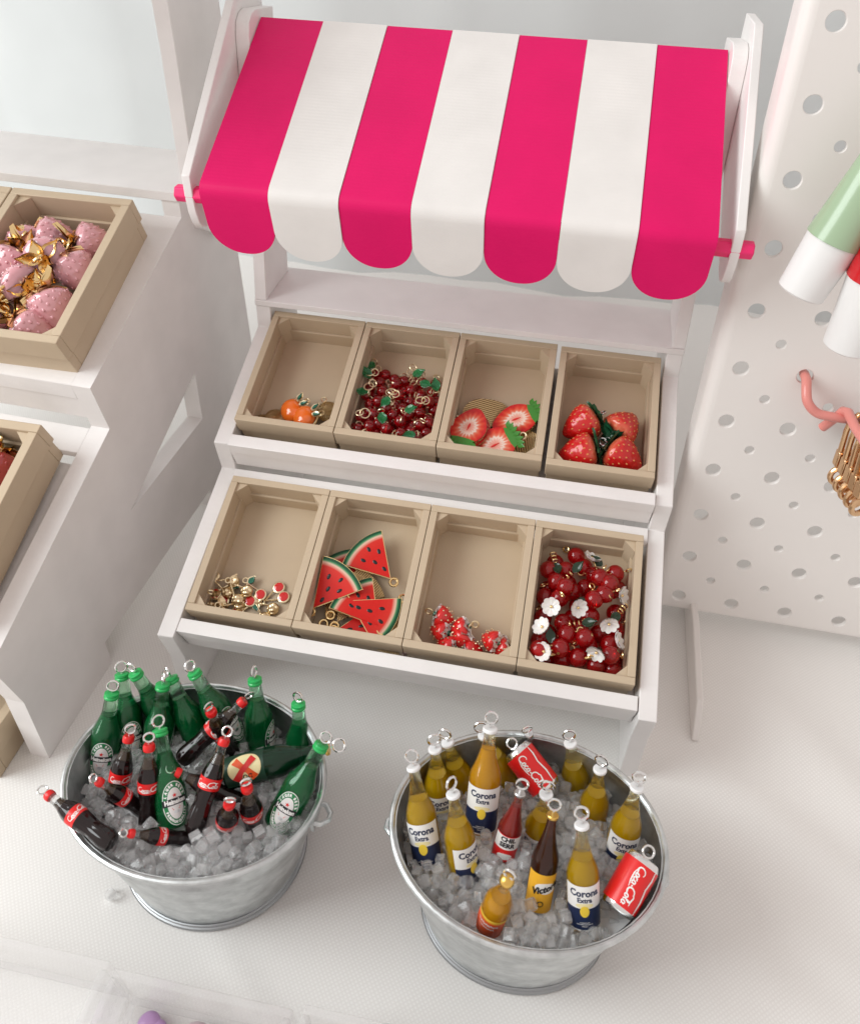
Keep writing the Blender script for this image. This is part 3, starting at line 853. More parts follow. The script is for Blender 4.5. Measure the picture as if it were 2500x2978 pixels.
def amber_bottle(name='amber_bottle', R_=0.545, L=3.7, glass='amber_glass', liquid='amber_liquid', level=2.45):
    r = long_neck(name, R_, L, glass, liquid, level, 'plain', 'white_cap', 'amber beer bottles in the tub')
    k = L / 3.7
    z0, z1, zm = 0.14 * k, 1.74 * k, 0.95 * k
    lab = MB(); patch(lab, R_ + 0.006, z0, z1, 1.25); lb = lab.build('label', 'white_ink', r)
    t = MB()
    patch(t, R_ + 0.010, z0 + 0.05, zm, 1.25, 0)
    wrap(t, text2d('Corona', 0.33, 0, 0.012), R_ + 0.012, z1 - 0.26, sx=0.98, mi=0)
    wrap(t, text2d('Extra', 0.23, 0, 0.008), R_ + 0.012, z1 - 0.50, mi=0)
    wrap(t, oval_strips(0.30, 0.085, 8), R_ + 0.010, zm + 0.10, mi=2)
    wrap(t, oval_strips(0.155, 0.20, 12), R_ + 0.016, zm - 0.10, mi=1)
    for dz, w in ((0.31, 0.16), (0.25, 0.27), (0.18, 0.09)):
        wrap(t, strokes([[(-w + 2 * w * i / 24, 0.012 * (1 if i % 2 else -1)) for i in range(25)]], 0.016), R_ + 0.014, z0 + dz, mi=3)
    t.build('print', ['navy_ink', 'yellow_ink', 'pale_yellow_ink', 'white_ink'], lb)
    return r
def drink_can():
    r = thing('drink_can', 'x', 'can', group='red cans in the tub')
    R_, L = 0.57, 1.75
    shell(r, 'can_ends', [(0, 0.06), (0.44, 0.05), (0.47, 0.0), (0.50, 0.02), (R_ - 0.01, 0.16), (R_ - 0.01, L - 0.18), (0.50, L - 0.03), (0.47, L), (0.44, L - 0.05), (0, L - 0.06)], 'silver', 28)
    m = MB(); m.lathe([(R_, 0.17), (R_ + 0.003, 0.2), (R_ + 0.003, L - 0.22), (R_, L - 0.19)], 32); sl = m.build('sleeve', 'cola_red', r)
    t = MB()
    wrap(t, script2d(0.27), R_ + 0.010, L / 2, rot=-PI / 2, mi=0)
    sw = strokes([[(0.30, -0.70, 0.6), (0.34, -0.3, 1.4), (0.27, 0.1, 1.0), (0.33, 0.4, 1.3), (0.30, 0.68, 0.6)]], 0.05)
    wrap(t, sw, R_ + 0.010, L / 2, a0=0.25)
    t.build('lettering', 'white_ink', sl)
    eyelet(r, L - 0.02, 0.18, 0.04)
    return r
def finish_one(r, name, label, cat, group=None):
    r.name = name; r['label'] = label; r['category'] = cat
    if group: r['group'] = group
    elif 'group' in r: del r['group']
def place(o, base, cap, roll, L):
    b, c = Vector(base), Vector(cap); z = (c - b); k = z.length / L; z.normalize()
    f = (CAM - (b + c) / 2).normalized()
    f = Quaternion(z, math.radians(roll)) @ f
    y = -(f - z * f.dot(z)).normalized(); x = y.cross(z)
    setm(o, axes(b, x, y, z) @ S(k))
BOTTLE_AXES = [[], []]
def spread_out(protof, L, rows, tubi, rad):
    p = None
    for label, base, cap, roll in rows:
        o = protof() if p is None else copy_tree(p)
        if p is None: p = o
        o['label'] = label
        place(o, base, cap, roll, L)
        BOTTLE_AXES[tubi].append((Vector(base), Vector(cap), rad))
# base, cap and label turn of every bottle (cm)
spread_out(green_bottle, 3.7, [
    ('green beer bottle at the left of its tub, oval label fully in view', (0.13, -4.63, 3.1), (0.37, -3.21, 5.56), -8),
    ('green beer bottle second from the left at the back, label half hidden by cola', (0.81, -3.92, 3.1), (0.3, -2.48, 5.51), 12),
    ('green beer bottle leaning right, just behind the second from the left', (1.85, -2.84, 3.1), (0.8, -2.5, 5.73), 120),
    ('upright green beer bottle with its back turned, standing mid back', (1.69, -4.0, 3.1), (1.8, -2.62, 5.59), 100),
    ('dark green beer bottle leaning behind the mid back one', (3.11, -3.33, 3.1), (1.83, -2.24, 5.4), 95),
    ('green beer bottle leaning left at the back rim, label behind two colas', (3.99, -2.86, 3.4), (2.65, -2.15, 5.81), 25),
    ('upright green beer bottle near the back rim, label turned to its right', (4.97, -3.09, 3.1), (4.59, -1.9, 5.66), 62),
    ('green beer bottle at the right of the back rim, standing behind the lying one', (6.32, -3.19, 2.7), (6.17, -2.34, 5.42), 140),
    ('green beer bottle in the middle of the tub, label between two colas', (3.43, -6.0, 3.8), (2.51, -4.22, 5.82), 14),
    ('green beer bottle leaning right at the right rim, oval label in view', (6.44, -5.45, 3.9), (7.47, -3.84, 6.01), -4)], 0, 0.5)
spread_out(cola_bottle, 3.2, [
    ('cola bottle leaning in front of the second green bottle', (1.27, -6.01, 3.3), (1.6, -4.46, 5.55), 8),
    ('upright cola bottle left of the middle green bottle', (2.64, -6.14, 3.6), (2.52, -4.83, 6.01), 0),
    ('cola bottle hanging out over the left rim of the tub', (2.31, -7.2, 4.75), (-0.11, -6.35, 5.0), 20),
    ('cola bottle pointing left, lying across the foot of the leaning cola', (2.47, -5.75, 3.6), (1.36, -5.93, 5.5), 18),
    ('cola bottle lying low in the front ice, cap to the left', (4.15, -6.26, 3.7), (2.74, -6.95, 5.0), 20),
    ('tall cola bottle with orange red label leaning over the middle ice', (4.15, -6.17, 4.1), (4.6, -4.21, 5.97), -12),
    ('short looking cola bottle in front of the leaning green bottle at the back', (4.01, -3.26, 3.3), (3.83, -3.47, 6.04), 15),
    ('cola bottle lying at the back with its cap to the upper right', (2.91, -4.25, 4.2), (4.55, -2.68, 5.6), 60),
    ('cola bottle lying behind the tall cola, cap to the left', (5.22, -5.02, 3.8), (3.25, -5.05, 5.1), 30),
    ('cola bottle sunk in the ice, seen from above, right of the tall cola', (4.78, -5.74, 3.1), (5.41, -5.92, 5.77), 0),
    ('cola bottle standing in the ice left of the rightmost green bottle', (5.72, -5.56, 3.1), (5.72, -5.41, 5.85), 5)], 0, 0.38)

def crossed_bottle():
    r = long_neck('dark_green_bottle', 0.56, 3.9, 'dark_green_glass', 'dark_green_ink', 2.6, 'plain', 'gold_cap', 'x')
    finish_one(r, 'dark_green_bottle', 'dark green bottle lying on its side with red crossed emblem on the label', 'bottle')
    lab = MB(); patch(lab, 0.566, 0.12, 1.55, 1.15); lb = lab.build('label', 'dark_green_ink', r)
    t = MB(); rr = 0.572; zc = 0.86
    wrap(t, oval_strips(0.52, 0.60, 16), rr, zc, mi=0)
    wrap(t, oval_strips(0.47, 0.55, 16), rr + 0.004, zc, mi=3)
    for sg in (1, -1):
        V, F = strokes([[(-0.36 * sg, -0.30, 1.3), (-0.1 * sg, -0.06, 0.9), (0.12 * sg, 0.12, 0.9), (0.34 * sg, 0.42, 1.4)]], 0.21)
        wrap(t, (V, F), rr + 0.022 + 0.008 * sg, zc, rot=-PI / 2, mi=1 if sg > 0 else 4)
    wrap(t, text2d('DOS', 0.22, 0, 0.006), rr + 0.012, zc + 0.02, a0=0.52, mi=2, rot=-PI / 2)
    t.build('print', ['cream_ink', 'red_ink', 'black_ink', 'pale_yellow_ink', 'red_orange_ink'], lb)
    place(r, (4.47, -4.46, 4.3), (7.54, -3.35, 5.0), -6, 3.9); BOTTLE_AXES[0].append((Vector((4.47, -4.46, 4.3)), Vector((7.54, -3.35, 5.0)), 0.56))
crossed_bottle()

spread_out(amber_bottle, 3.7, [
    ('amber bottle at the left rim with its white and navy label in full view', (11.1, -5.83, 4.3), (10.29, -4.29, 6.68), -14),
    ('amber bottle second from the left at the back, only its neck clear', (11.16, -4.27, 3.5), (10.75, -3.43, 6.3), 10),
    ('amber bottle leaning left behind the two leftmost necks', (11.93, -3.51, 3.2), (11.03, -2.97, 5.96), 150),
    ('amber bottle hidden behind the big orange bottle', (13.19, -2.95, 3.3), (12.05, -2.54, 5.99), 170),
    ('amber bottle left of the middle, its label half turned and sunk in ice', (12.19, -6.03, 4.2), (11.53, -4.92, 6.85), 38),
    ('amber bottle behind the dark brown one, mostly covered', (14.0, -4.76, 3.5), (14.07, -4.21, 6.4), 0),
    ('amber bottle in the front right with the label facing out', (15.45, -6.65, 4.6), (14.99, -5.22, 7.14), 4),
    ('amber bottle standing alone at the back right', (15.3, -2.79, 3.1), (14.64, -2.26, 5.93), 180),
    ('amber bottle right of the back, sunk with its neck up', (15.6, -3.8, 3.4), (15.53, -3.1, 6.26), 170),
    ('amber bottle at the right rim, label behind the front can', (16.32, -4.78, 4.1), (16.48, -3.76, 6.86), 12)], 1, 0.5)
def specials():
    r = amber_bottle('orange_bottle', 0.60, 4.1, 'orange_glass', 'orange_liquid', 2.9)
    finish_one(r, 'orange_bottle', 'largest orange bottle with white and navy label at the back', 'bottle')
    place(r, (12.36, -4.68, 4.5), (12.28, -3.02, 7.24), 0, 4.1); BOTTLE_AXES[1].append((Vector((12.36, -4.68, 4.5)), Vector((12.28, -3.02, 7.24)), 0.6))
    # red sauce bottle
    r = long_neck('red_bottle', 0.47, 3.6, 'red_glass', 'red_liquid', 3.0, 'plain', 'silver_cap', 'x')
    finish_one(r, 'red_bottle', 'red bottle with silver cap in the middle of the tub', 'bottle')
    k = 3.6 / 3.7
    lab = MB(); patch(lab, 0.477, 0.70 * k, 1.88 * k, 1.2); lb = lab.build('label', 'cola_red', r)
    t = MB(); patch(t, 0.481, 1.25 * k, 1.84 * k, 1.2, 0)
    for i, wd in enumerate(('CHIL', 'SERR')): wrap(t, text2d(wd, 0.27, 0, 0.014), 0.486, 1.70 * k - i * 0.25, mi=1)
    wrap(t, oval_strips(0.30, 0.14, 10), 0.484, 0.92 * k, mi=0)
    t.build('print', ['white_ink', 'black_ink'], lb)
    place(r, (13.06, -5.46, 4.2), (13.35, -4.44, 6.63), 8, 3.6); BOTTLE_AXES[1].append((Vector((13.06, -5.46, 4.2)), Vector((13.35, -4.44, 6.63)), 0.5))
    # clear bottle
    r = long_neck('clear_bottle', 0.46, 4.0, 'clear_glass', 'clear_glass', 2.2, 'plain', 'silver_cap', 'x')
    finish_one(r, 'clear_bottle', 'clear bottle with silver cap behind the upper can', 'bottle')
    place(r, (14.12, -1.77, 3.2), (13.39, -2.14, 5.77), 0, 4.0); BOTTLE_AXES[1].append((Vector((14.12, -1.77, 3.2)), Vector((13.39, -2.14, 5.77)), 0.46))
    # dark brown bottle, gold cap, amber label
    r = long_neck('brown_bottle', 0.50, 3.8, 'brown_glass', 'brown_liquid', 2.6, 'plain', 'gold_cap', 'x')
    finish_one(r, 'brown_bottle', 'dark brown bottle with gold cap and amber label near the front', 'bottle')
    k = 3.8 / 3.7
    lab = MB(); patch(lab, 0.507, 0.05, 1.55 * k, 1.2); lb = lab.build('label', 'amber_ink', r)
    t = MB()
    wrap(t, oval_strips(0.42, 0.22, 12), 0.511, 1.05, a0=0.35, mi=1)
    wrap(t, text2d('Victoria', 0.34, 0.35, 0.016), 0.520, 1.03, a0=0.30, mi=0, rot=0.35)
    wrap(t, oval_strips(0.12, 0.12, 10), 0.511, 0.42, a0=0.1, mi=0); wrap(t, oval_strips(0.08, 0.08, 10), 0.515, 0.42, a0=0.1, mi=2)
    t.build('print', ['black_ink', 'white_ink', 'amber_ink'], lb)
    place(r, (14.2, -6.39, 4.5), (14.26, -5.02, 6.94), 4, 3.8); BOTTLE_AXES[1].append((Vector((14.2, -6.39, 4.5)), Vector((14.26, -5.02, 6.94)), 0.53))
    # small orange bottle with gold ball cap, pointing at the viewer
    r = long_neck('sauce_bottle', 0.52, 3.3, 'orange_glass', 'orange_liquid', 2.4, 'plain', 'gold_cap', 'x')
    finish_one(r, 'sauce_bottle', 'short orange bottle with gold cap and red label in the front ice', 'bottle')
    MB().sphere((0, 0, 3.15), 0.27, 16, 10).build('cap', 'gold_cap', r)
    lab = MB(); patch(lab, 0.526, 0.05, 1.25, 1.3); lb = lab.build('label', 'red_orange_ink', r)
    t = MB(); patch(t, 0.530, 1.14, 1.25, 1.3, 1); patch(t, 0.530, 1.06, 1.14, 1.3, 2)
    for zz, w, h in ((0.86, 0.42, 0.07), (0.66, 0.30, 0.035)):
        wrap(t, strokes([[(-w + 2 * w * i / 30, h * math.sin(i * 2.3) + 0.02 * math.sin(i)) for i in range(31)]], 0.035), 0.532, zz, mi=0)
    t.build('print', ['white_ink', 'yellow_ink', 'orange_ink'], lb)
    place(r, (12.99, -7.11, 4.5), (13.28, -6.88, 6.87), -6, 3.3); BOTTLE_AXES[1].append((Vector((12.99, -7.11, 4.5)), Vector((13.28, -6.88, 6.87)), 0.52))
    c = drink_can(); c['label'] = 'red can lying at the back beside the orange bottle'
    place(c, (14.19, -3.37, 4.9), (13.09, -2.53, 5.4), -6, 1.75); BOTTLE_AXES[1].append((Vector((14.19, -3.37, 4.9)), Vector((13.09, -2.53, 5.4)), 0.53))
    d = copy_tree(c); d['label'] = 'red can tilted against the right front rim'
    place(d, (16.2, -6.41, 5.2), (16.85, -5.22, 5.8), 10, 1.75); BOTTLE_AXES[1].append((Vector((16.2, -6.41, 5.2)), Vector((16.85, -5.22, 5.8)), 0.53))
specials()

# ------------------------------------------------------------------ ice
def ice_mesh(s, kind):
    bm = bmesh.new()
    if kind == 0:
        bmesh.ops.create_cube(bm, size=s * U)
        bmesh.ops.bevel(bm, geom=bm.edges[:], offset=s * 0.12 * U, segments=2, affect='EDGES', profile=0.6)
    elif kind == 1:
        bmesh.ops.create_cone(bm, cap_ends=True, segments=14, radius1=s * 0.52 * U, radius2=s * 0.50 * U, depth=s * 0.95 * U)
        bmesh.ops.bevel(bm, geom=[e for e in bm.edges if abs(e.verts[0].co.z - e.verts[1].co.z) < 1e-7], offset=s * 0.16 * U, segments=2, affect='EDGES', profile=0.6)
    else:
        bmesh.ops.create_cube(bm, size=s * U)
        for v in bm.verts: v.co.x *= 1.2; v.co.z *= 0.85 + 0.2 * (v.co.x > 0)
        bmesh.ops.bevel(bm, geom=bm.edges[:], offset=s * 0.16 * U, segments=2, affect='EDGES', profile=0.7)
    me = bpy.data.meshes.new('ice_cube'); bm.to_mesh(me); bm.free()
    me.materials.append(MATS['ice']); me.polygons.foreach_set('use_smooth', [True] * len(me.polygons)); me.set_sharp_from_angle(angle=math.radians(40))
    return me
ICE = [ice_mesh(0.33, 0), ice_mesh(0.34, 1), ice_mesh(0.30, 2), ice_mesh(0.27, 0)]
def seg_dist(p, a, b):
    ab = b - a; t = max(0, min(1, (p - a).dot(ab) / ab.length_squared)); return (p - (a + ab * t)).length
def fill_ice(ti, label, group):
    cx, cy_, a, b, H, ka, kb = TUBS[ti]
    rng = random.Random(31 + ti)
    def surf(x, y):
        u = (y - cy_) / b
        return H - (0.40 if ti == 0 else 0.52) - (0.75 if ti == 0 else 0.50) * max(-0.25, u) - 0.8 * max(0, -(x - cx) / a - 0.3) * (1 if ti == 0 else 0.7) + 0.08 * math.sin(2.1 * x + 1.3 * y)
    def sc_at(z): return (ka + (1 - ka) * z / H, kb + (1 - kb) * z / H)
    pts = []; one = []; many = []
    def ok(p, dmin):
        for q in pts:
            if (p - q).length_squared < dmin * dmin: return False
        for s0, s1, rad in BOTTLE_AXES[ti]:
            if seg_dist(p, s0, s1) < rad * 0.92 + 0.10: return False
        return True
    for layer, tries, dmin in ((0, 9000, 0.285), (1, 6000, 0.28), (2, 3000, 0.30)):
        for _ in range(tries):
            th = rng.uniform(0, 2 * PI); rr = math.sqrt(rng.random())
            x, y = rr * math.cos(th), rr * math.sin(th)
            z = surf(cx + x * a, cy_ + y * b) + rng.uniform(-0.10, 0.10) - 0.24 * layer
            kx, ky = sc_at(z)
            p = Vector((cx + x * (a * kx - 0.27), cy_ + y * (b * ky - 0.27), z))
            if ok(p, dmin):
                pts.append(p); (one if layer == 0 else many).append(p)
    rng.shuffle(many); many.sort(key=lambda p: (CAM - p).length)
    one.sort(key=lambda p: (CAM - p).length); one = one[:150]
    rest = [p for p in pts if p not in one]
    for p in one:
        o = bpy.data.objects.new('ice_cube', ICE[rng.randrange(4)]); COL.objects.link(o); o.location = p * U
        o.rotation_euler = (rng.uniform(0, 6), rng.uniform(0, 6), rng.uniform(0, 6)); k = rng.uniform(0.88, 1.08); o.scale = (k, k, k)
        tag(o, label, 'ice cube', group)
    bm = bmesh.new()
    for p in rest:
        q = ICE[rng.randrange(4)]; n0 = len(bm.verts); bm.from_mesh(q); bm.verts.ensure_lookup_table()
        M = Matrix.Translation(p * U) @ Quaternion((rng.random(), rng.random(), rng.random(), rng.random())).normalized().to_matrix().to_4x4()
        for v in bm.verts[n0:]: v.co = M @ v.co
    me = bpy.data.meshes.new('packed_ice'); bm.to_mesh(me); bm.free(); me.materials.append(MATS['ice'])
    me.polygons.foreach_set('use_smooth', [True] * len(me.polygons)); me.set_sharp_from_angle(angle=math.radians(50))
    o = bpy.data.objects.new('packed_ice', me); COL.objects.link(o)
    tag(o, 'clear ice packed underneath the top layer ' + ('in the green bottle tub' if ti == 0 else 'in the amber bottle tub'), 'ice', kind='stuff')
    # white filler sheet added under the cubes to brighten the ice
    m = MB(); n = 48; v = []; nr = 8
    for k in range(nr + 1):
        for i in range(n):
            x = k / nr * math.cos(2 * PI * i / n); y = k / nr * math.sin(2 * PI * i / n)
            z = surf(cx + x * a, cy_ + y * b) - 0.42; kx, ky = sc_at(z)
            v.append((cx + x * (a * kx - 0.16), cy_ + y * (b * ky - 0.16), z + rng.uniform(-.05, .05)))
    f = [(k * n + i, k * n + (i + 1) % n, (k + 1) * n + (i + 1) % n, (k + 1) * n + i) for k in range(nr) for i in range(n)]
    m.add(v, f); o = m.build('ice_filler', 'ice_filler', sharp=180)
    tag(o, 'white filler sheet added under the ice in ' + ('the green bottle tub' if ti == 0 else 'the amber bottle tub'), 'ice', kind='stuff')
fill_ice(0, 'clear acrylic ice cube heaped around green and cola bottles', 'ice cubes in the green bottle tub')
fill_ice(1, 'clear acrylic ice cube heaped around amber bottles and cans', 'ice cubes in the amber bottle tub')
o = bpy.data.objects.new('ice_cube', ICE[1]); COL.objects.link(o); o.location = Vector((1.0, -7.0, 0.2)) * U; o.rotation_euler = (0.3, 0.2, 0.5)
tag(o, 'single stray ice cube lying on the tablecloth left of a tub', 'ice cube')

# ------------------------------------------------------------------ charms in the crates
def leaf_patch(L, W, curl=0.25, cup=0.15, nl=7, nw=4):
    """a pointed leaf in the xy plane from the origin along +y, curling up"""
    v = []; f = []
    for i in range(nl + 1):
        t = i / nl; w = W * math.sin(PI * min(1, t * 0.93 + 0.05)) ** 0.8 * (1 - t ** 4)
        w = max(w, 0.01)
        for j in range(nw + 1):
            s_ = -1 + 2 * j / nw
            v.append((w * s_, L * t, curl * t * t * L + cup * W * (s_ * s_) - 0.04 * W * math.cos(8 * t * PI) * abs(s_)))
    for i in range(nl):
        for j in range(nw):
            a = i * (nw + 1) + j; f.append((a, a + 1, a + nw + 2, a + nw + 1))
    return v, f
def two_sided(v, f, th=0.03):
    n = len(v); return v + [(x, y, z - th) for x, y, z in v], f + [tuple(i + n for i in q[::-1]) for q in f]
def berry_mesh(R_, L, dents=0.035, seg=36, rings=30, nseed=70, bumps=False):
    """strawberry: tip at z=0, calyx end at z=L"""
    seeds = []
    for i in range(nseed):
        t = (i + 0.5) / nseed; a = i * 2.399963
        seeds.append((t, a))
    KEY = [(0, 0.0), (0.04, 0.20), (0.14, 0.40), (0.3, 0.64), (0.5, 0.86), (0.68, 0.98), (0.80, 1.0), (0.90, 0.90), (0.97, 0.66), (1.0, 0.40)]
    def rad(t):
        for (t0, r0), (t1, r1) in zip(KEY, KEY[1:]):
            if t <= t1 + 1e-9:
                u = (t - t0) / (t1 - t0); return R_ * (r0 + (r1 - r0) * u)
        return R_ * 0.4
    v = []; f = []
    S3 = []
    for t, a in seeds: S3.append(Vector((rad(t) * math.cos(a), rad(t) * math.sin(a), t * L)))
    for k in range(rings + 1):
        t = (1 - math.cos(PI * k / rings)) / 2; r0 = rad(t) if k > 0 else 0.02 * R_
        for i in range(seg):
            a = 2 * PI * i / seg; p = Vector((r0 * math.cos(a), r0 * math.sin(a), t * L))
            d = 0
            for q in S3:
                e = (p - q).length_squared
                if e < 0.02 * R_: d += math.exp(-e / (0.0022 * R_ / 0.7))
            n = Vector((math.cos(a), math.sin(a), (0.6 - t) * -0.4))
            p += n.normalized() * (dents * d * (1 if bumps else -1))
            v.append(tuple(p))
    for k in range(rings):
        for i in range(seg):
            j = (i + 1) % seg; f.append((k * seg + i, k * seg + j, (k + 1) * seg + j, (k + 1) * seg + i))
    f.append(tuple(range(seg - 1, -1, -1))); f.append(tuple(rings * seg + i for i in range(seg)))
    return v, f
def seed_bumps(parent, R_, L, n, rad_s, m_, t0=0.06, t1=0.86):
    KEY = [(0, 0.0), (0.04, 0.20), (0.14, 0.40), (0.3, 0.64), (0.5, 0.86), (0.68, 0.98), (0.80, 1.0), (0.90, 0.90), (0.97, 0.66), (1.0, 0.40)]
    mb = MB()
    for i in range(n):
        t = t0 + (t1 - t0) * math.sqrt((i + 0.5) / n); a = i * 2.399963
        for (ta, ra), (tb, rb) in zip(KEY, KEY[1:]):
            if t <= tb: r0 = R_ * (ra + (rb - ra) * (t - ta) / (tb - ta)); break
        mb.sphere((0, 0, 0), rad_s, 8, 5, 0, T(r0 * math.cos(a), r0 * math.sin(a), t * L) @ Rz(a) @ Matrix.Diagonal((0.45, 0.8, 1.15, 1)))
    o = mb.build('seeds', m_, parent, sharp=180); o['kind'] = 'stuff'
    return o
def calyx(parent, z, L, W, n, m, droop=-0.35, stem=True):
    mb = MB()
    for i in range(n):
        v, f = two_sided(*leaf_patch(L * (0.9 + 0.2 * ((i * 7) % 3) / 2), W, droop, 0.3)); mb.add(v, f, 0, T(0, 0, z) @ Rz(2 * PI * i / n + 0.3 * (i % 2)) @ Rx(0.15))
    if stem: mb.lathe([(0, z - 0.05), (W * 0.6, z), (W * 0.35, z + 0.12), (0, z + 0.16)], 10)
    return mb.build('calyx', m, parent, sharp=80)
def lay(row, i, x, y, h, direction, tilt=0.0, spin=0.0):
    """frame lying on a crate floor: +z of the charm points along `direction` (degrees in the floor plane, 0 = +x), raised by tilt"""
    F = inner(row, i)
    d = math.radians(direction)
    return F @ T(x, y, h) @ Rz(d) @ Ry(PI / 2 - math.radians(tilt)) @ Rz(math.radians(spin))

# whole strawberries
def strawberry():
    r = thing('strawberry_charm', 'x', 'charm', group='whole strawberry charms')
    m = MB(); m.add(*berry_mesh(0.76, 1.55, 0.045, 48, 40, 80)); m.build('berry', 'strawberry', r, sharp=180)
    seed_bumps(r, 0.755, 1.55, 70, 0.042, 'berry_seed')
    calyx(r, 1.57, 0.82, 0.23, 7, 'calyx_green', -0.14)
    eyelet(r, 1.68, 0.14, 0.035, 'silver', 0.6)
    return r
p = None
for lab, x, y, h, di, ti, sp in (('red strawberry charm at the rear left of its crate, ring to the right', 0.50, 1.80, 0.66, 36, 12, 10),
                               ('red strawberry charm at the rear right, its dark leaves towards the viewer', 3.20, 3.12, 0.66, 236, 10, 60),
                               ('red strawberry charm in the front left corner, half behind the crate edge', 0.40, 0.80, 0.66, 16, 10, 130),
                               ('red strawberry charm in the front right, tip towards the right', 3.56, 0.72, 0.66, 150, 8, 200)):
    o = strawberry() if p is None else copy_tree(p)
    if p is None: p = o
    o['label'] = lab; setm(o, lay('U', 3, x, y, h + 0.02, di, ti, sp) @ S(0.95))

# flat strawberry slices
def slice_outline(k=1.0, n=36):
    out = []
    for i in range(n):
        a = 2 * PI * i / n; r_ = 1 - 0.10 * math.sin(a) * abs(math.sin(a)) 
        low = max(0.0, -math.sin(a))
        out.append((k * 0.60 * math.cos(a) * (1 - 0.30 * low ** 1.3), k * 0.74 * math.sin(a) * (0.92 if a < PI else 1.14)))
    return out
def slice_charm(gold_up=False):
    r = thing('strawberry_slice_charm', 'x', 'charm', group='flat strawberry slice charms')
    m = MB(); m.prism_z(slice_outline(), 0, 0.10); m.build('backing', 'ridged_gold', r, bevel=0.02)
    if not gold_up:
        m = MB(); m.prism_z(slice_outline(0.985), 0.101, 0.15); m.build('face', 'berry_slice', r, bevel=0.03)
        mb = MB()
        for i in range(7):
            a = -1.15 + 2.3 * i / 6
            v, f = two_sided(*leaf_patch(0.26, 0.085, 0.05, 0.2, 5, 2)); mb.add(v, f, 0, T(0.36 * math.sin(a), 0.58 + 0.08 * math.cos(a), 0.165) @ Rz(-a * 0.8))
        mb.prism_z([(-0.40, 0.50), (-0.2, 0.46), (0.2, 0.46), (0.40, 0.50), (0.25, 0.74), (-0.25, 0.74)], 0.10, 0.165)
        mb.build('calyx', 'calyx_light', r, sharp=60)
        m = MB(); v, f = two_sided(*leaf_patch(0.30, 0.035, 0, 0.1, 6, 2), 0.01); m.add(v, f, 0, T(0.0, -0.16, 0.16)); m.build('heart', 'red_ink', r)
    mb = MB(); mb.ring((0, 0, 0), 0.11, 0.032, T(0.12, 0.92, 0.06) @ Rx(PI / 2), 14, 6); mb.build('eyelet', 'pale_gold', r)
    return r
def flat(row, i, x, y, h, rot, tx=0.0, ty=0.0): return inner(row, i) @ T(x, y, h) @ Rz(math.radians(rot)) @ Rx(math.radians(tx)) @ Ry(math.radians(ty))
pf = slice_charm(); pg = slice_charm(True)
for k, (src, lab, x, y, h, rot, tx, ty) in enumerate((
        (pf, 'strawberry slice charm on top of a stack at the front left, leaves downwards', 0.98, 1.50, 0.52, 168, 6, 6),
        (None, 'strawberry slice charm under the front left one', 1.04, 1.44, 0.36, 165, 6, 6),
        (None, 'strawberry slice charm lowest in the front left stack', 1.12, 1.38, 0.20, 160, 6, 6),
        (None, 'strawberry slice charm at the rear right with green leaves to the right', 2.78, 2.35, 0.26, -62, 8, -6),
        (None, 'strawberry slice charm at the front centre with green leaves upper right', 2.12, 1.00, 0.36, -55, 10, 4),
        (pg, 'strawberry slice charm showing its ridged gold back at the rear left', 1.35, 2.55, 0.10, 120, 4, 0),
        ('g', 'strawberry slice charm showing its ridged gold back at the front right', 3.28, 1.15, 0.12, 15, 6, -6))):
    o = src if src in (pf, pg) else copy_tree(pg if src == 'g' else pf)
    o['label'] = lab; setm(o, flat('U', 2, x, y, h, rot, tx, ty) @ S(1.22))

# oranges
def orange_charm(back=False):
    r = thing('orange_charm', 'x', 'charm', group='orange fruit charms')
    R_ = 0.44
    if back:
        m = MB(); m.lathe([(0, 0.10), (R_ * 0.5, 0.13), (R_, 0.05), (R_ + 0.02, 0.0), (0, 0.0)], 30); m.build('backing', 'ray_gold', r, sharp=60)
    else:
        m = MB(); m.lathe([(0, 0), (R_ + 0.03, 0), (R_ + 0.03, 0.05), (R_, 0.08)], 30); m.build('backing', 'pale_gold', r)
        m = MB(); m.lathe([(R_, 0.07), (R_ * 0.93, 0.16), (R_ * 0.7, 0.26), (R_ * 0.35, 0.31), (0, 0.32)], 30, sq=0.9); m.build('enamel', 'enamel_orange', r, sharp=60)
        for dx, an in ((-0.07, 0.5), (0.10, -0.35)):
            mb = MB(); v, f = two_sided(*leaf_patch(0.34, 0.10, 0.0, 0.25), 0.05); mb.add(v, f, 0, T(dx, R_ * 0.72, 0.28) @ Rz(an)); mb.build('leaf', 'pale_gold', r)
            mb = MB(); v, f = two_sided(*leaf_patch(0.25, 0.055, 0.0, 0.25), 0.03); mb.add(v, f, 0, T(dx * 1.2, R_ * 0.72 + 0.05, 0.315) @ Rz(an)); mb.build('leaf_enamel', 'enamel_green', r)
    mb = MB(); mb.ring((0, 0, 0), 0.10, 0.03, T(0, R_ + 0.12, 0.05) @ Rx(PI / 2), 14, 6); mb.build('eyelet', 'pale_gold', r)
    return r
po = orange_charm(); pb = orange_charm(True)
for src, lab, x, y, h, rot, tx in ((po, 'round orange charm behind the other one', 1.72, 1.45, 0.22, -50, 12), ('o', 'round orange charm in front with leaves to the right', 2.36, 1.12, 0.36, -70, 10),
                            (pb, 'orange charm turned over to its rayed gold back, left of the oranges', 1.10, 1.10, 0.16, 150, 18), ('b', 'gold backed orange charm leaning on the right crate wall', 3.16, 1.62, 0.28, 30, 10),
                            ('b', 'gold backed orange charm in the front left corner', 0.62, 0.72, 0.12, 70, 6), ('b', 'gold backed orange charm in the front right corner', 3.25, 0.72, 0.14, -20, 6)):
    o = src if src in (po, pb) else copy_tree(po if src == 'o' else pb)
    o['label'] = lab; setm(o, flat('U', 0, x, y, h, rot, tx) @ S(1.22 if 'gold' not in lab else 0.98))

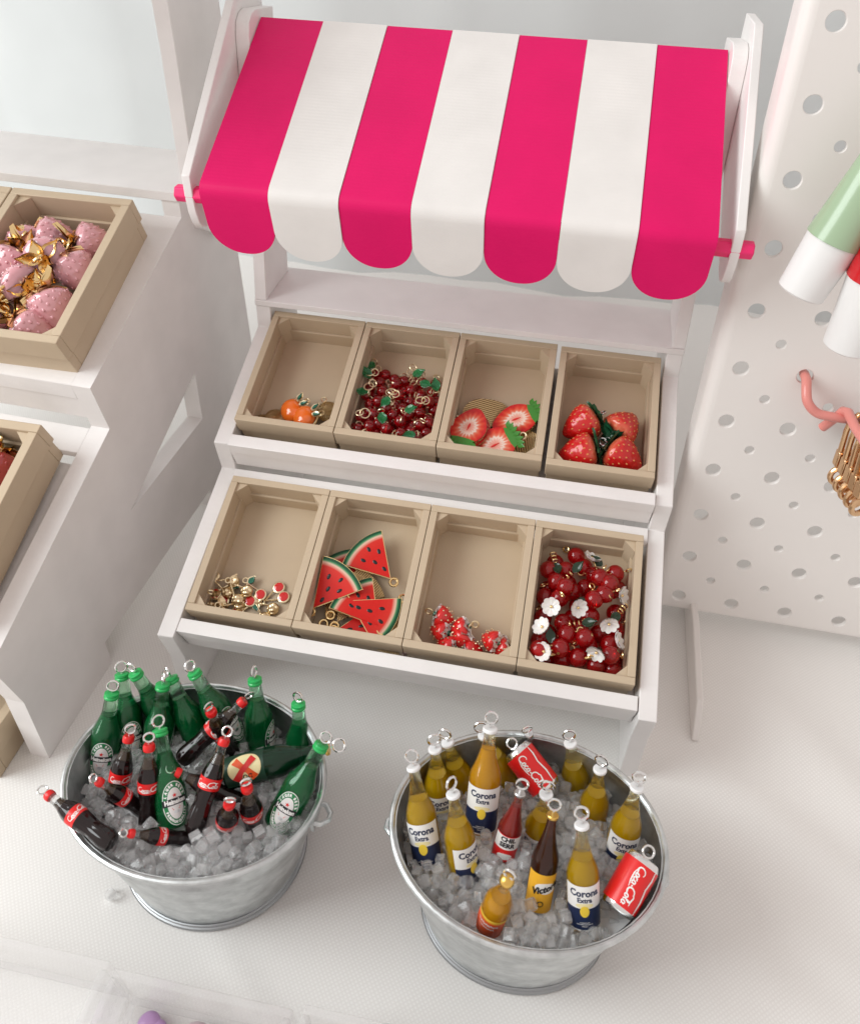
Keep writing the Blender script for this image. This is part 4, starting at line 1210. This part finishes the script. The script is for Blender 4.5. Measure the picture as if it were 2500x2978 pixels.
# small red glass beads with leaves and rings
def bead_charm(rng):
    r = thing('bead_charm', 'tiny red glass bead charm with a gold wire ring, in the heap with green leaves', 'charm', group='tiny red bead charms')
    MB().sphere((0, 0, 0), 0.235, 18, 12).build('bead', 'red_bead', r)
    mb = MB(); mb.tube([(0, 0, -0.24), (0, 0, 0.30)], 0.022, 6); mb.lathe([(0, -0.27), (0.05, -0.26), (0.05, -0.235), (0, -0.235)], 8); mb.build('pin', 'pale_gold', r)
    mb = MB(); mb.ring((0, 0, 0.40), 0.13, 0.022, None, 14, 6); mb.build('ring', 'pale_gold', r)
    return r
def leaf_charm():
    r = thing('leaf_bead', 'small green glass leaf bead among the tiny red beads', 'charm', group='green leaf beads')
    v, f = two_sided(*leaf_patch(0.52, 0.19, 0.15, 0.2), 0.06); m = MB(); m.add(v, f); m.build('leaf', 'leaf_glass', r, sharp=80)
    mb = MB(); mb.ring((0, -0.06, 0), 0.12, 0.022, Rx(0.4), 14, 6); mb.build('ring', 'pale_gold', r)
    return r
rng = random.Random(5)
b0 = bead_charm(rng); l0 = leaf_charm(); placed = []
def heap(n, x0, x1, y0, y1, top, dmin, tries=4000, front=1.0):
    out = []
    for _ in range(tries):
        x = rng.uniform(x0, x1); y = rng.uniform(y0, y1)
        u = (y - y0) / (y1 - y0); v = abs((x - (x0 + x1) / 2) / ((x1 - x0) / 2))
        lim = top * (1 - 0.75 * u ** 1.6) * (1 - 0.15 * v)
        if rng.random() > 1 - 0.55 * u * u * (0.4 + v): continue
        h = rng.uniform(0.24, max(0.26, lim)); p_ = Vector((x, y, h))
        if all((p_ - q).length > dmin for q in out):
            out.append(p_)
            if len(out) >= n: break
    return out
pts = heap(78, 0.50, 3.46, 0.52, 3.85, 1.12, 0.40)
for k, q in enumerate(pts):
    o = b0 if k == 0 else copy_tree(b0)
    setm(o, inner('U', 1) @ T(*q) @ Quaternion((rng.random() - .5, rng.random() - .5, rng.random() - .5, rng.random() - .5)).normalized().to_matrix().to_4x4())
for k, (x, y, h, a) in enumerate(((0.52, 4.15, 0.55, 160), (0.60, 3.2, 0.75, 40), (2.35, 3.45, 0.95, -60), (2.72, 3.15, 1.0, -110), (1.72, 2.1, 1.2, 150), (2.45, 1.55, 1.25, -80), (3.45, 2.9, 0.9, 20), (0.75, 2.3, 1.05, 80), (3.05, 0.62, 1.15, 120), (1.55, 1.35, 1.2, 200))):
    o = l0 if k == 0 else copy_tree(l0)
    o['label'] = 'green glass leaf on the tiny red beads, ' + ['farthest back in the left rear corner', 'at the left wall behind the middle', 'right of the rear centre, lighter green', 'second from the rear at the right', 'in the middle of the heap', 'just right of the front centre', 'against the right wall', 'at the left wall by gold rings', 'in the front right corner', 'left of the front centre'][k]
    setm(o, inner('U', 1) @ T(x, y, h) @ Rz(math.radians(a)) @ Rx(0.3 * math.sin(a)) @ S(1.05))
# loose linked rings on top of the heap
def ring_charm():
    r = thing('wire_ring', 'x', 'charm', group='gold wire rings on the red bead heap')
    mb = MB(); mb.ring((0, 0, 0), 0.19, 0.026, None, 18, 6); mb.build('ring', 'pale_gold', r)
    mb = MB(); mb.ring((0.2, 0.05, 0.02), 0.15, 0.022, Rx(0.7), 16, 6); mb.build('link', 'pale_gold', r)
    return r
w0 = ring_charm()
for k, (x, y, h, a, b, lab) in enumerate(((0.55, 3.45, 0.75, 20, 70, 'rear left'), (0.75, 2.55, 1.1, 60, 80, 'left'), (1.78, 2.35, 1.25, -30, 60, 'middle'), (2.95, 2.15, 1.2, 10, 75, 'right'), (0.95, 1.15, 1.3, 200, 65, 'front left'), (2.25, 3.65, 0.9, 90, 80, 'rear right'))):
    o = w0 if k == 0 else copy_tree(w0); o['label'] = 'gold wire ring with a link on the %s of the red bead heap' % lab
    setm(o, inner('U', 1) @ T(x, y, h) @ Rz(math.radians(a)) @ Rx(math.radians(b)))

# flat gold cherry charms
def cherry_charm(back=False):
    r = thing('cherry_charm', 'x', 'charm', group='flat gold cherry charms')
    pos = ((-0.22, 0.0), (0.26, 0.02))
    for x, y in pos:
        m = MB(); m.lathe([(0, 0), (0.245, 0), (0.25, 0.06), (0.20, 0.085), (0, 0.07)] if not back else [(0, 0), (0.245, 0), (0.25, 0.05), (0.2, 0.10), (0, 0.13)], 22, 0, T(x, y, 0)); m.build('fruit', 'dotted_gold' if back else 'pale_gold', r, sharp=60)
        if not back:
            m = MB(); m.lathe([(0.205, 0.072), (0.19, 0.10), (0.1, 0.12), (0, 0.125)], 22, 0, T(x, y, 0)); m.build('enamel', 'enamel_red', r)
    for x, y in pos: 
        mb = MB(); mb.tube([(x, y + 0.2, 0.04), (x * 0.45, 0.5, 0.05), (0, 0.74, 0.05)], 0.035, 6); mb.build('stem', 'dotted_gold' if back else 'pale_gold', r)
    m = MB(); v, f = two_sided(*leaf_patch(0.44, 0.16, 0, 0.05), 0.06); m.add(v, f, 0, T(0.02, 0.70, 0.06) @ Rz(-1.2)); m.build('leaf', 'dotted_gold' if back else 'pale_gold', r)
    if not back:
        m = MB(); v, f = two_sided(*leaf_patch(0.36, 0.12, 0, 0.05), 0.03); m.add(v, f, 0, T(0.06, 0.69, 0.085) @ Rz(-1.2)); m.build('leaf_enamel', 'enamel_green', r)
    mb = MB(); mb.ring((0, 0, 0), 0.11, 0.035, T(0, 0.88, 0.04) @ Rx(PI / 2), 14, 6); mb.build('eyelet', 'pale_gold', r)
    return r
pc = cherry_charm(); pd = cherry_charm(True)
for src, lab, x, y, h, rot, tx in ((pc, 'gold cherry charm with two red enamel fruits at the right of the pile', 2.86, 1.62, 0.06, 128, 0),
        ('c', 'gold cherry charm with red fruit and green leaf in the middle of the pile', 1.95, 1.20, 0.16, 42, 6),
        (pd, 'gold cherry charm turned to its dotted back, top of the pile', 1.50, 1.15, 0.36, 55, 10), ('d', 'dotted gold cherry back at the front right corner', 2.62, 0.72, 0.12, 60, 4),
        ('d', 'dotted gold cherry back at the left of the pile', 0.95, 1.42, 0.28, 80, 14), ('c', 'gold cherry charm half buried at the left, red fruit showing', 0.58, 1.02, 0.14, -30, 6),
        ('d', 'dotted gold cherry back standing on edge in the front left', 0.62, 0.66, 0.26, 15, 70), ('d', 'dotted gold cherry back lying along the front edge', 1.50, 0.60, 0.20, 92, 30), ('c', 'gold cherry charm lowest in the pile, green leaf showing', 1.35, 0.85, 0.08, -70, 2)):
    o = src if src in (pc, pd) else copy_tree(pc if src == 'c' else pd)
    o['label'] = lab; setm(o, flat('L', 0, x, y, h, rot, tx) @ S(0.92))

# watermelon wedges: tip at the origin, rind on an arc of radius 1.9
def melon(back=False):
    r = thing('watermelon_charm', 'x', 'charm', group='watermelon wedge charms')
    n = 12; ha = math.radians(29); Rr = 1.9
    out = [(0.0, 0.10)] + [(Rr * math.sin(-ha + 2 * ha * i / n) * -1, Rr * math.cos(-ha + 2 * ha * i / n)) for i in range(n + 1)]
    out = out[:1] + out[1:][::-1]
    if sum(out[i][0] * out[(i + 1) % len(out)][1] - out[(i + 1) % len(out)][0] * out[i][1] for i in range(len(out))) < 0: out = out[::-1]
    m = MB(); m.prism_z(out, 0, 0.09); m.build('backing', 'ridged_gold' if back else 'gold', r, bevel=0.03)
    if not back:
        inn = [(x * 0.965, 0.05 + y * 0.965) for x, y in out]
        m = MB(); m.prism_z(inn, 0.09, 0.125); m.build('enamel', 'melon_face', r, bevel=0.03)
        for x, y, a in ((-0.28, 1.25, 0.3), (0.12, 1.42, -0.2), (0.33, 1.12, -0.4), (-0.02, 0.92, 0.1), (0.06, 0.52, 0.0)):
            m = MB(); m.sphere((0, 0, 0), 0.1, 10, 6, 0, T(x, y, 0.125) @ Rz(a) @ Matrix.Diagonal((0.62, 1.05, 0.14, 1))); m.build('seed', 'seed_black', r)
    mb = MB(); mb.ring((0, 0, 0), 0.135, 0.045, T(0, -0.04, 0.05) @ Rx(PI / 2), 16, 7); mb.build('eyelet', 'gold', r)
    return r
pm = melon(); pk = melon(True)
for src, lab, x, y, h, rot, tx, ty in ((pm, 'large watermelon wedge charm on top at the back, tip to the right', 3.0, 2.62, 0.42, 53, 6, -4),
        ('m', 'watermelon wedge charm at the left with its rind upwards', 0.30, 0.98, 0.50, -31, 14, 6), ('m', 'watermelon wedge charm at the front right, tip to the left', 1.48, 1.58, 0.62, -107, -6, 4),
        ('m', 'watermelon wedge charm under the front right one, only its edge showing', 2.95, 0.72, 0.44, 50, 4, 8), ('m', 'watermelon wedge charm peeping out behind the top one on the left', 1.75, 1.75, 0.26, 42, 0, 0),
        (pk, 'watermelon charm turned to its ridged gold back in the middle', 1.0, 1.05, 0.22, -32, 0, 0), ('k', 'gold back of a watermelon charm at the right wall', 3.45, 2.05, 0.20, 160, 0, 0),
        ('k', 'watermelon charm standing on edge in the front left corner', 0.78, 0.72, 0.16, -14, 2, 16), ('k', 'second watermelon charm standing on edge at the front', 1.22, 0.70, 0.20, -20, 2, 14), ('m', 'watermelon wedge charm lowest at the front', 1.25, 0.52, 0.18, -75, 0, 0)):
    o = src if src in (pm, pk) else copy_tree(pm if src == 'm' else pk)
    o['label'] = lab; setm(o, flat('L', 1, x, y, h, rot, tx, ty) @ S(1.08))

# knobbly little strawberries
def little_berry():
    r = thing('little_berry_charm', 'x', 'charm', group='little knobbly strawberry charms')
    m = MB(); m.add(*berry_mesh(0.40, 0.72, 0.0, 24, 18, 1)); m.build('berry', 'enamel_red', r, sharp=180)
    mb = MB()
    for i in range(26):
        t = 0.12 + 0.62 * i / 26; a = i * 2.399963
        rr = 0.40 * math.sin(PI * min(1, 0.10 + 0.90 * t) * 0.78) ** 0.85
        mb.sphere((rr * math.cos(a), rr * math.sin(a), t * 0.72), 0.034, 6, 4)
    mb.build('seeds', 'pale_gold', r)['kind'] = 'stuff'
    mb = MB()
    for i in range(6):
        v, f = two_sided(*leaf_patch(0.44, 0.20, -0.12, 0.2)); mb.add(v, f, 0, T(0, 0, 0.73) @ Rz(PI / 3 * i) @ Rx(-0.06))
    mb.build('calyx', 'pearl_white', r, sharp=80)
    MB().lathe([(0, 0.68), (0.13, 0.70), (0.09, 0.80), (0, 0.84)], 10).build('stem', 'enamel_green', r)
    eyelet(r, 0.80, 0.12, 0.035, 'pale_gold', 0.5)
    return r
p = None
for lab, x, y, h, di, ti, sp in (('little red berry charm highest in the left group, ring to the left', 1.55, 1.42, 0.62, 170, 12, 0), ('little red berry charm left of the middle, leaning right', 0.72, 1.12, 0.44, -12, 15, 60),
        ('little red berry charm with white leaves, right of the left group', 1.45, 1.05, 0.50, 22, 15, 100), ('little red berry charm in the front left corner', 0.45, 0.62, 0.36, 200, 10, 30),
        ('little red berry charm at the front, second from the left corner', 1.05, 0.66, 0.40, -15, 12, 10), ('little red berry charm lying in the middle of the front edge', 2.75, 0.58, 0.38, 185, 8, 80),
        ('little red berry charm highest in the right group', 2.62, 1.12, 0.50, -22, 18, 45), ('little red berry charm in the front right corner', 3.02, 0.62, 0.36, 20, 15, 20), ('little red berry charm half hidden between front berries', 1.72, 0.55, 0.34, 60, 25, 150)):
    o = little_berry() if p is None else copy_tree(p)
    if p is None: p = o
    o['label'] = lab; setm(o, lay('L', 2, x, y, h, di, ti, sp))

# crackled glass cherries with white flowers
def glass_cherry():
    r = thing('glass_cherry_charm', 'round crackled red glass bead on a gold pin, in the flower crate', 'charm', group='crackled red glass beads')
    MB().sphere((0, 0, 0), 0.33, 22, 14).build('bead', 'crackle_bead', r)
    mb = MB(); mb.lathe([(0, -0.335), (0.055, -0.33), (0.055, -0.30), (0, -0.295)], 10); mb.tube([(0, 0, 0.28), (0, 0, 0.42)], 0.024, 6); mb.build('pin', 'gold', r)
    mb = MB(); mb.ring((0, 0, 0.52), 0.115, 0.03, None, 14, 6); mb.build('ring', 'gold', r)
    return r
def flower_bead():
    r = thing('flower_bead', 'x', 'charm', group='white flower beads')
    n = 8
    v = []; f = []; seg = 48; rings = 5
    for k in range(rings + 1):
        t = k / rings
        for i in range(seg):
            a = 2 * PI * i / seg; pet = 0.86 + 0.14 * abs(math.cos(a * n / 2)) ** 0.6
            rr = 0.30 * t * (1 - (1 - pet) * t); v.append((rr * math.cos(a), rr * math.sin(a), 0.12 * t * t + 0.02 * math.cos(a * n) * t))
    for k in range(rings):
        for i in range(seg):
            j = (i + 1) % seg; f.append((k * seg + i, k * seg + j, (k + 1) * seg + j, (k + 1) * seg + i))
    v, f = two_sided(v, f, 0.04); m = MB(); m.add(v, f); m.build('petals', 'pearl_white', r, sharp=70)
    MB().sphere((0, 0, 0.04), 0.05, 10, 6).build('centre', 'gold', r)
    return r
BE = [(1.65, 4.85), (0.53, 3.94), (1.3, 4.06), (2.39, 4.08), (3.12, 4.21), (2.55, 3.81), (1.01, 3.46), (1.66, 3.29), (3.03, 3.52), (0.53, 2.92), (2.75, 3.17), (1.19, 2.85), (2.36, 2.43), (1.43, 2.0), (3.51, 2.18), (1.56, 1.51), (0.54, 1.22), (2.4, 1.37), (3.1, 1.48), (1.53, 0.72), (2.04, 0.8), (3.4, 0.62), (2.69, 0.53), (0.62, 0.78), (2.03, 1.81)]
BE += [(0.9, 4.4), (2.0, 4.4), (0.7, 2.2), (1.9, 2.85), (3.35, 2.8), (0.95, 1.65), (2.75, 1.95), (1.0, 0.62), (3.4, 1.1), (2.1, 3.6), (0.75, 3.3), (1.75, 2.35), (2.65, 1.0), (1.45, 3.65), (3.3, 3.75)]
TOPB = [(1.35, 3.2), (2.4, 2.9), (2.2, 1.45), (1.4, 0.95), (2.9, 3.6), (3.1, 1.0)]
BE += TOPB
g0 = glass_cherry(); f0 = flower_bead(); tops = []
for k, (x, y) in enumerate(BE):
    x = min(max(x, 0.68), 3.26); y = min(max(y, 0.68), 4.8); low = k >= 25
    h = 0.34 if (low or y > 4.3) else 0.62 + 0.16 * math.sin(5 * x + 3 * y)
    for q in tops:
        d = math.hypot(q[0] - x, q[1] - y)
        if d < 0.60 and abs(q[2] - h) < math.sqrt(0.36 - d * d): h = q[2] + math.sqrt(0.36 - d * d) if not low else max(0.32, q[2] - math.sqrt(0.36 - d * d))
    if k >= len(BE) - len(TOPB): h = 1.12
    h = min(h, 1.14); tops.append((x, y, h))
    o = g0 if k == 0 else copy_tree(g0)
    setm(o, inner('L', 3) @ T(x, y, h) @ Quaternion((rng.random() - .5, rng.random() - .5, rng.random() - .5, rng.random() - .5)).normalized().to_matrix().to_4x4())
for k, (x, y, h, rx, ry, lab) in enumerate(((2.18, 4.50, 1.0, -50, 20, 'white flower bead at the top of the heap'), (3.32, 3.15, 1.25, 10, 60, 'white flower bead against the right crate wall'), (0.92, 2.27, 1.42, 22, -8, 'white flower bead facing up at the left of the heap'),
        (1.83, 2.38, 1.45, 35, 30, 'white flower bead tilted in the middle of the heap'), (0.70, 1.48, 1.40, -10, -35, 'pale flower bead turned away at the left wall'), (2.95, 2.0, 1.42, 60, 10, 'white flower bead seen edge on at the right'),
        (2.62, 0.92, 1.45, 70, -20, 'white flower bead seen edge on near the front'), (0.86, 0.66, 1.35, 20, -30, 'white flower bead in the front left corner'), (3.28, 1.45, 1.35, -30, 60, 'white flower bead low at the right wall'))):
    o = f0 if k == 0 else copy_tree(f0)
    o['label'] = lab; setm(o, inner('L', 3) @ T(x, y, h) @ Rx(math.radians(rx)) @ Ry(math.radians(ry)) @ S(1.12))
def dark_leaf():
    r = thing('leaf_charm', 'x', 'charm', group='dark leaf beads among the glass cherries')
    v, f = two_sided(*leaf_patch(0.55, 0.18, 0.2, 0.25), 0.07); m = MB(); m.add(v, f); m.build('leaf', 'leaf_dark', r, sharp=80)
    mb = MB()
    for i in range(3): mb.ring((0, -0.10 - 0.16 * i, 0), 0.11, 0.024, Ry(0.7 * i), 12, 6)
    mb.build('chain', 'gold', r); return r
d0 = dark_leaf()
for k, (x, y, h, a, lab) in enumerate(((1.55, 3.85, 1.05, -40, 'dark leaf bead with gold links at the rear'), (2.6, 4.35, 0.85, 60, 'dark leaf bead with gold links at the rear right'), (2.2, 2.75, 1.1, 100, 'dark leaf bead with gold links in the middle of the heap'), (1.05, 1.05, 1.2, 10, 'dark leaf bead with gold links at the front left'), (2.05, 1.95, 1.15, -80, 'dark leaf bead with gold links near the centre front'), (3.3, 2.55, 1.1, 150, 'dark leaf bead with gold links by the right wall'), (3.1, 1.0, 1.15, 100, 'dark leaf bead with gold links at the front right'), (0.9, 4.15, 0.9, 200, 'dark leaf bead with gold links at the rear left'))):
    o = d0 if k == 0 else copy_tree(d0)
    o['label'] = lab; setm(o, inner('L', 3) @ T(x, y, h) @ Rz(math.radians(a)) @ Rx(0.2))

# ------------------------------------------------------------------ big pink strawberries on the second stall
def pink_berry(m_='pink_berry'):
    r = thing('pink_strawberry', 'x', 'charm', group='glossy pink strawberries')
    m = MB(); m.add(*berry_mesh(0.84, 1.7, 0.035, 48, 40, 60, True)); m.build('berry', m_, r, sharp=180)
    seed_bumps(r, 0.838, 1.7, 60, 0.075, m_)
    for i in range(6):          # chunky cast gold leaves, each curling its own way
        mb = MB(); v, f = two_sided(*leaf_patch(0.80 + 0.2 * (i % 2), 0.27, (-0.25, 0.25, -0.05)[i % 3], 0.5), 0.09); mb.add(v, f, 0, T(0, 0, 1.72) @ Rz(PI / 3 * i + 0.2) @ Rx((0.1, 0.5, -0.2)[i % 3])); mb.build('leaf', 'gold', r, sharp=80)
    mb = MB(); mb.tube([(0, 0, 1.6), (0.03, 0.02, 1.9), (0.1, 0.05, 2.1)], [0.13, 0.09, 0.07], 8); mb.ring((0.1, 0.05, 2.28), 0.19, 0.065, Rz(0.5), 16, 8); mb.build('stem', 'gold', r)
    return r
p = None
for lab, x, y, h, di, ti, sp in (('pink strawberry at the rear of its crate, gold leaves to the left', 1.75, 4.30, 0.70, 190, 14, 0), ('pink strawberry at the rear right wall, gold leaves to the left', 2.95, 4.35, 0.62, 205, 22, 50),
        ('pink strawberry in the middle with gold leaves turned to the viewer', 2.05, 3.30, 1.05, -70, 38, 90), ('pink strawberry at the right wall, half hidden', 3.02, 2.95, 0.75, 140, 30, 140),
        ('largest pink strawberry at the front, gold leaves to its lower right', 1.60, 2.20, 1.05, -28, 16, 20), ('pink strawberry behind the largest one at the left', 0.80, 2.95, 0.72, 75, 25, 10), ('pink strawberry low at the right under gold leaves', 2.85, 1.55, 0.72, 125, 32, 70),
        ('pink strawberry in the front corner, just over the crate edge', 2.55, 0.85, 0.55, 160, 30, 100), ('pink strawberry at the front left under gold leaves', 1.00, 1.05, 0.72, 40, 42, 0), ('pink strawberry deep at the left wall', 0.78, 4.1, 0.6, -60, 30, 40)):
    o = pink_berry() if p is None else copy_tree(p)
    if p is None: p = o
    o['label'] = lab
    F = M2a @ T(0, 0, 0.15)
    d = math.radians(di)
    setm(o, F @ T(x, y, h) @ Rz(d) @ Ry(PI / 2 - math.radians(ti)) @ Rz(math.radians(sp)) @ T(0, 0, -0.85 * 0.74) @ S(0.74))
o = pink_berry('deep_red_berry'); finish_one(o, 'red_strawberry', 'deep red strawberry with gold leaves in the lower left crate', 'charm')
setm(o, M2b @ T(2.75, 3.35, 0.75) @ Rz(math.radians(95)) @ Ry(PI / 2 - 0.1) @ S(0.85))

# ------------------------------------------------------------------ things hanging on the pegboard
def board_pt(c, q, off): return PM @ Vector((c * PEG, q * PEG * 1.013, -off))
def squeeze_tube(name, label, capc, bodyc, axis_top, axis_bot, R_, cap_len, body_len, flat_top, mb_, mc, text=None):
    r = thing(name, label, 'tube')
    m = MB(); v = []; f = []; seg = 28; n = 8
    for k in range(n + 1):
        t = k / n; z = cap_len + body_len * t; rx = R_ * (1 - 0.30 * t); ry = R_ * (1 - t) ** 0.8 + 0.05
        for i in range(seg): a = 2 * PI * i / seg; v.append((rx * math.cos(a), ry * math.sin(a), z))
    for k in range(n):
        for i in range(seg):
            j = (i + 1) % seg; f.append((k * seg + i, k * seg + j, (k + 1) * seg + j, (k + 1) * seg + i))
    f.append(tuple(range(seg - 1, -1, -1))); f.append(tuple(n * seg + i for i in range(seg)))
    m.add(v, f); b = m.build('body', mb_, r, sharp=60)
    shell(r, 'cap', [(0, 0), (R_ * 0.80, 0.0), (R_ * 0.86, 0.05), (R_ * 0.95, cap_len - 0.02), (0, cap_len - 0.02)], mc, 30)
    if text:
        t = MB(); wrap(t, text2d(text, 0.34, 0, 0.012), R_ * 1.035, cap_len + 0.75, a0=-0.25); t.build('lettering', 'white_ink', b)
    b_, c_ = Vector(axis_bot), Vector(axis_top); place(r, b_, c_, 0, (c_ - b_).length)
    return r
squeeze_tube('squeeze_tube', 'pale green squeeze tube with white cap hanging diagonally on the pegboard', None, None, (21.05, 7.9, 21.1), (19.65, 7.3, 16.45), 0.82, 1.75, 3.8, True, 'tube_green', 'tube_white')
squeeze_tube('squeeze_tube', 'red squeeze tube with white cap at the right edge of the picture', None, None, (21.62, 7.0, 21.5), (21.36, 6.8, 15.1), 0.85, 2.3, 4.2, True, 'tube_red', 'tube_white', '15 ML')
def hook():
    r = thing('peg_hook', 'pink bent wire hook plugged into the pegboard', 'hook')
    a = board_pt(1, 5, -0.25); b = board_pt(1, 5, 0.25)
    mb = MB()
    # cross bar between two holes, bent at both ends
    c2 = board_pt(2.0, 5, 0.25); 
    n = PN; up = PV; u = PU
    bend = b + n * 0.55 - up * 0.75
    path = [a, b, b + n * 0.30 - up * 0.20, b + n * 0.55 - up * 0.55 + u * 0.1, b + n * 0.62 - up * 0.86 + u * 0.45, b + n * 0.64 - up * 0.93 + u * 0.9, b + n * 0.64 - up * 0.95 + u * 1.6, b + n * 0.64 - up * 0.95 + u * 2.6]
    sm = []
    for i in range(len(path) - 1):
        p0, p1, p2, p3 = path[max(i - 1, 0)], path[i], path[i + 1], path[min(i + 2, len(path) - 1)]
        for k in range(5):
            t = k / 5; sm.append(0.5 * ((2 * p1) + (p2 - p0) * t + (2 * p0 - 5 * p1 + 4 * p2 - p3) * t * t + (3 * p1 - p0 - 3 * p2 + p3) * t ** 3))
    mb.tube(sm + [path[-1]], 0.165, 12)
    mb.build('bar', 'hook_pink', r, sharp=60)
    q = b + n * 0.5 - up * 0.72 + u * 1.25
    mb = MB(); mb.tube([q - up * 0.95 - u * 0.28 - n * 0.35, q - up * 0.35 - u * 0.05 - n * 0.1, q + up * 0.02 + u * 0.06 + n * 0.05, q + up * 0.12 + u * 0.12 + n * 0.3, q + u * 0.22 + n * 1.0, q - up * 0.1 + u * 0.55 + n * 3.0], 0.165, 12)
    mb.build('prong', 'hook_pink', r, sharp=60)
    return q
HQ = hook()
def clasp():
    r = thing('key_clasp', 'x', 'clasp', group='gold clasps on the pink hook')
    mb = MB()
    loop = [(-0.30, 0, -1.5), (-0.34, 0, -0.6), (-0.30, 0, -0.15), (-0.12, 0, 0.08), (0.12, 0, 0.08), (0.30, 0, -0.15), (0.34, 0, -0.6), (0.30, 0, -1.5)]
    mb.tube(loop, 0.105, 10); mb.build('loop', 'rose_gold', r)
    MB().box((-0.40, -0.17, -2.1), (0.40, 0.17, -1.45)).build('body', 'rose_gold', r, bevel=0.06)
    mb = MB(); mb.tube([(0.0, 0, -0.35), (0.0, 0, -1.52)], 0.06, 8); mb.build('gate', 'rose_gold', r)
    mb = MB(); mb.ring((0, 0, -2.55), 0.36, 0.11, None, 20, 10); mb.tube([(0, 0, -2.05), (0, 0, -2.25)], 0.12, 8); mb.build('swivel', 'rose_gold', r)
    return r
k0 = clasp()
names = ['nearest the board', 'second from the board', 'third from the board', 'fourth from the board', 'foremost']
for k in range(5):
    o = k0 if k == 0 else copy_tree(k0)
    o['label'] = 'rose gold swivel clasp on the pink hook, ' + names[k]
    pos = HQ + PU * (0.52 + 0.09 * k) + PN * (0.45 + 0.34 * k) + Vector((0, 0, 0.10 - 0.06 * k))
    setm(o, axes(pos, PU, PB, Vector((0, 0, 1))) @ Rz(math.radians(8 + 5 * k)) @ Rx(math.radians(-6)) @ S(0.95))

# ------------------------------------------------------------------ clear boxes along the bottom edge
def clear_box(x0, x1, y1, h, label, th=0.22):
    r = thing('clear_box', label, 'box', group='clear boxes at the front edge')
    y0 = y1 - 6.0
    MB().box((x0, y0, 0.02), (x1, y1, 0.17)).build('base', 'clear_plastic', r, bevel=0.04)
    for a, b in (((x0, y1 - th, 0.172), (x1, y1, h)), ((x0, y0, 0.172), (x1, y0 + th, h)), ((x0, y0 + th + .002, 0.172), (x0 + th, y1 - th - .002, h)), ((x1 - th, y0 + th + .002, 0.172), (x1, y1 - th - .002, h))):
        MB().box(a, b).build('side', 'clear_plastic', r, bevel=0.05)
    return r
clear_box(-4.6, 2.85, -9.30, 2.5, 'empty clear plastic box in the lower left corner')
clear_box(3.0, 8.15, -9.42, 2.5, 'clear plastic box holding purple and mauve charms')
clear_box(8.4, 14.2, -9.25, 2.5, 'clear plastic box right of the one with the purple charm')
def button(loc, m_, label, s_=1.0):
    r = thing('heart_charm', label, 'charm', loc, group='charms in the clear box')
    mb = MB(); mb.sphere((0, 0, 0), 0.42 * s_, 18, 12, 0, Matrix.Diagonal((1, 1, 0.55, 1))); mb.sphere((0.36 * s_, -0.12 * s_, 0), 0.36 * s_, 18, 12, 0, Matrix.Diagonal((1, 1, 0.55, 1)))
    mb.build('body', m_, r, sharp=180)
    mb = MB(); mb.ring((0, 0, 0), 0.12, 0.03, T(0.75 * s_, -0.2, 0) @ Rx(PI / 2), 12, 6); mb.build('eyelet', 'pale_gold', r)
    return r
button((3.85, -10.02, 0.36), 'purple_charm', 'lilac charm in the clear box at the bottom edge', 0.8)
for k, (x, y, z) in enumerate(((5.3, -10.2, 0.45), (6.4, -10.35, 0.45), (7.4, -10.15, 0.45))):
    button((x, y, z), 'mauve_charm', ['pale mauve charm left in the clear box', 'pale mauve charm in the middle of the clear box', 'pale mauve charm right in the clear box'][k], 1.2)
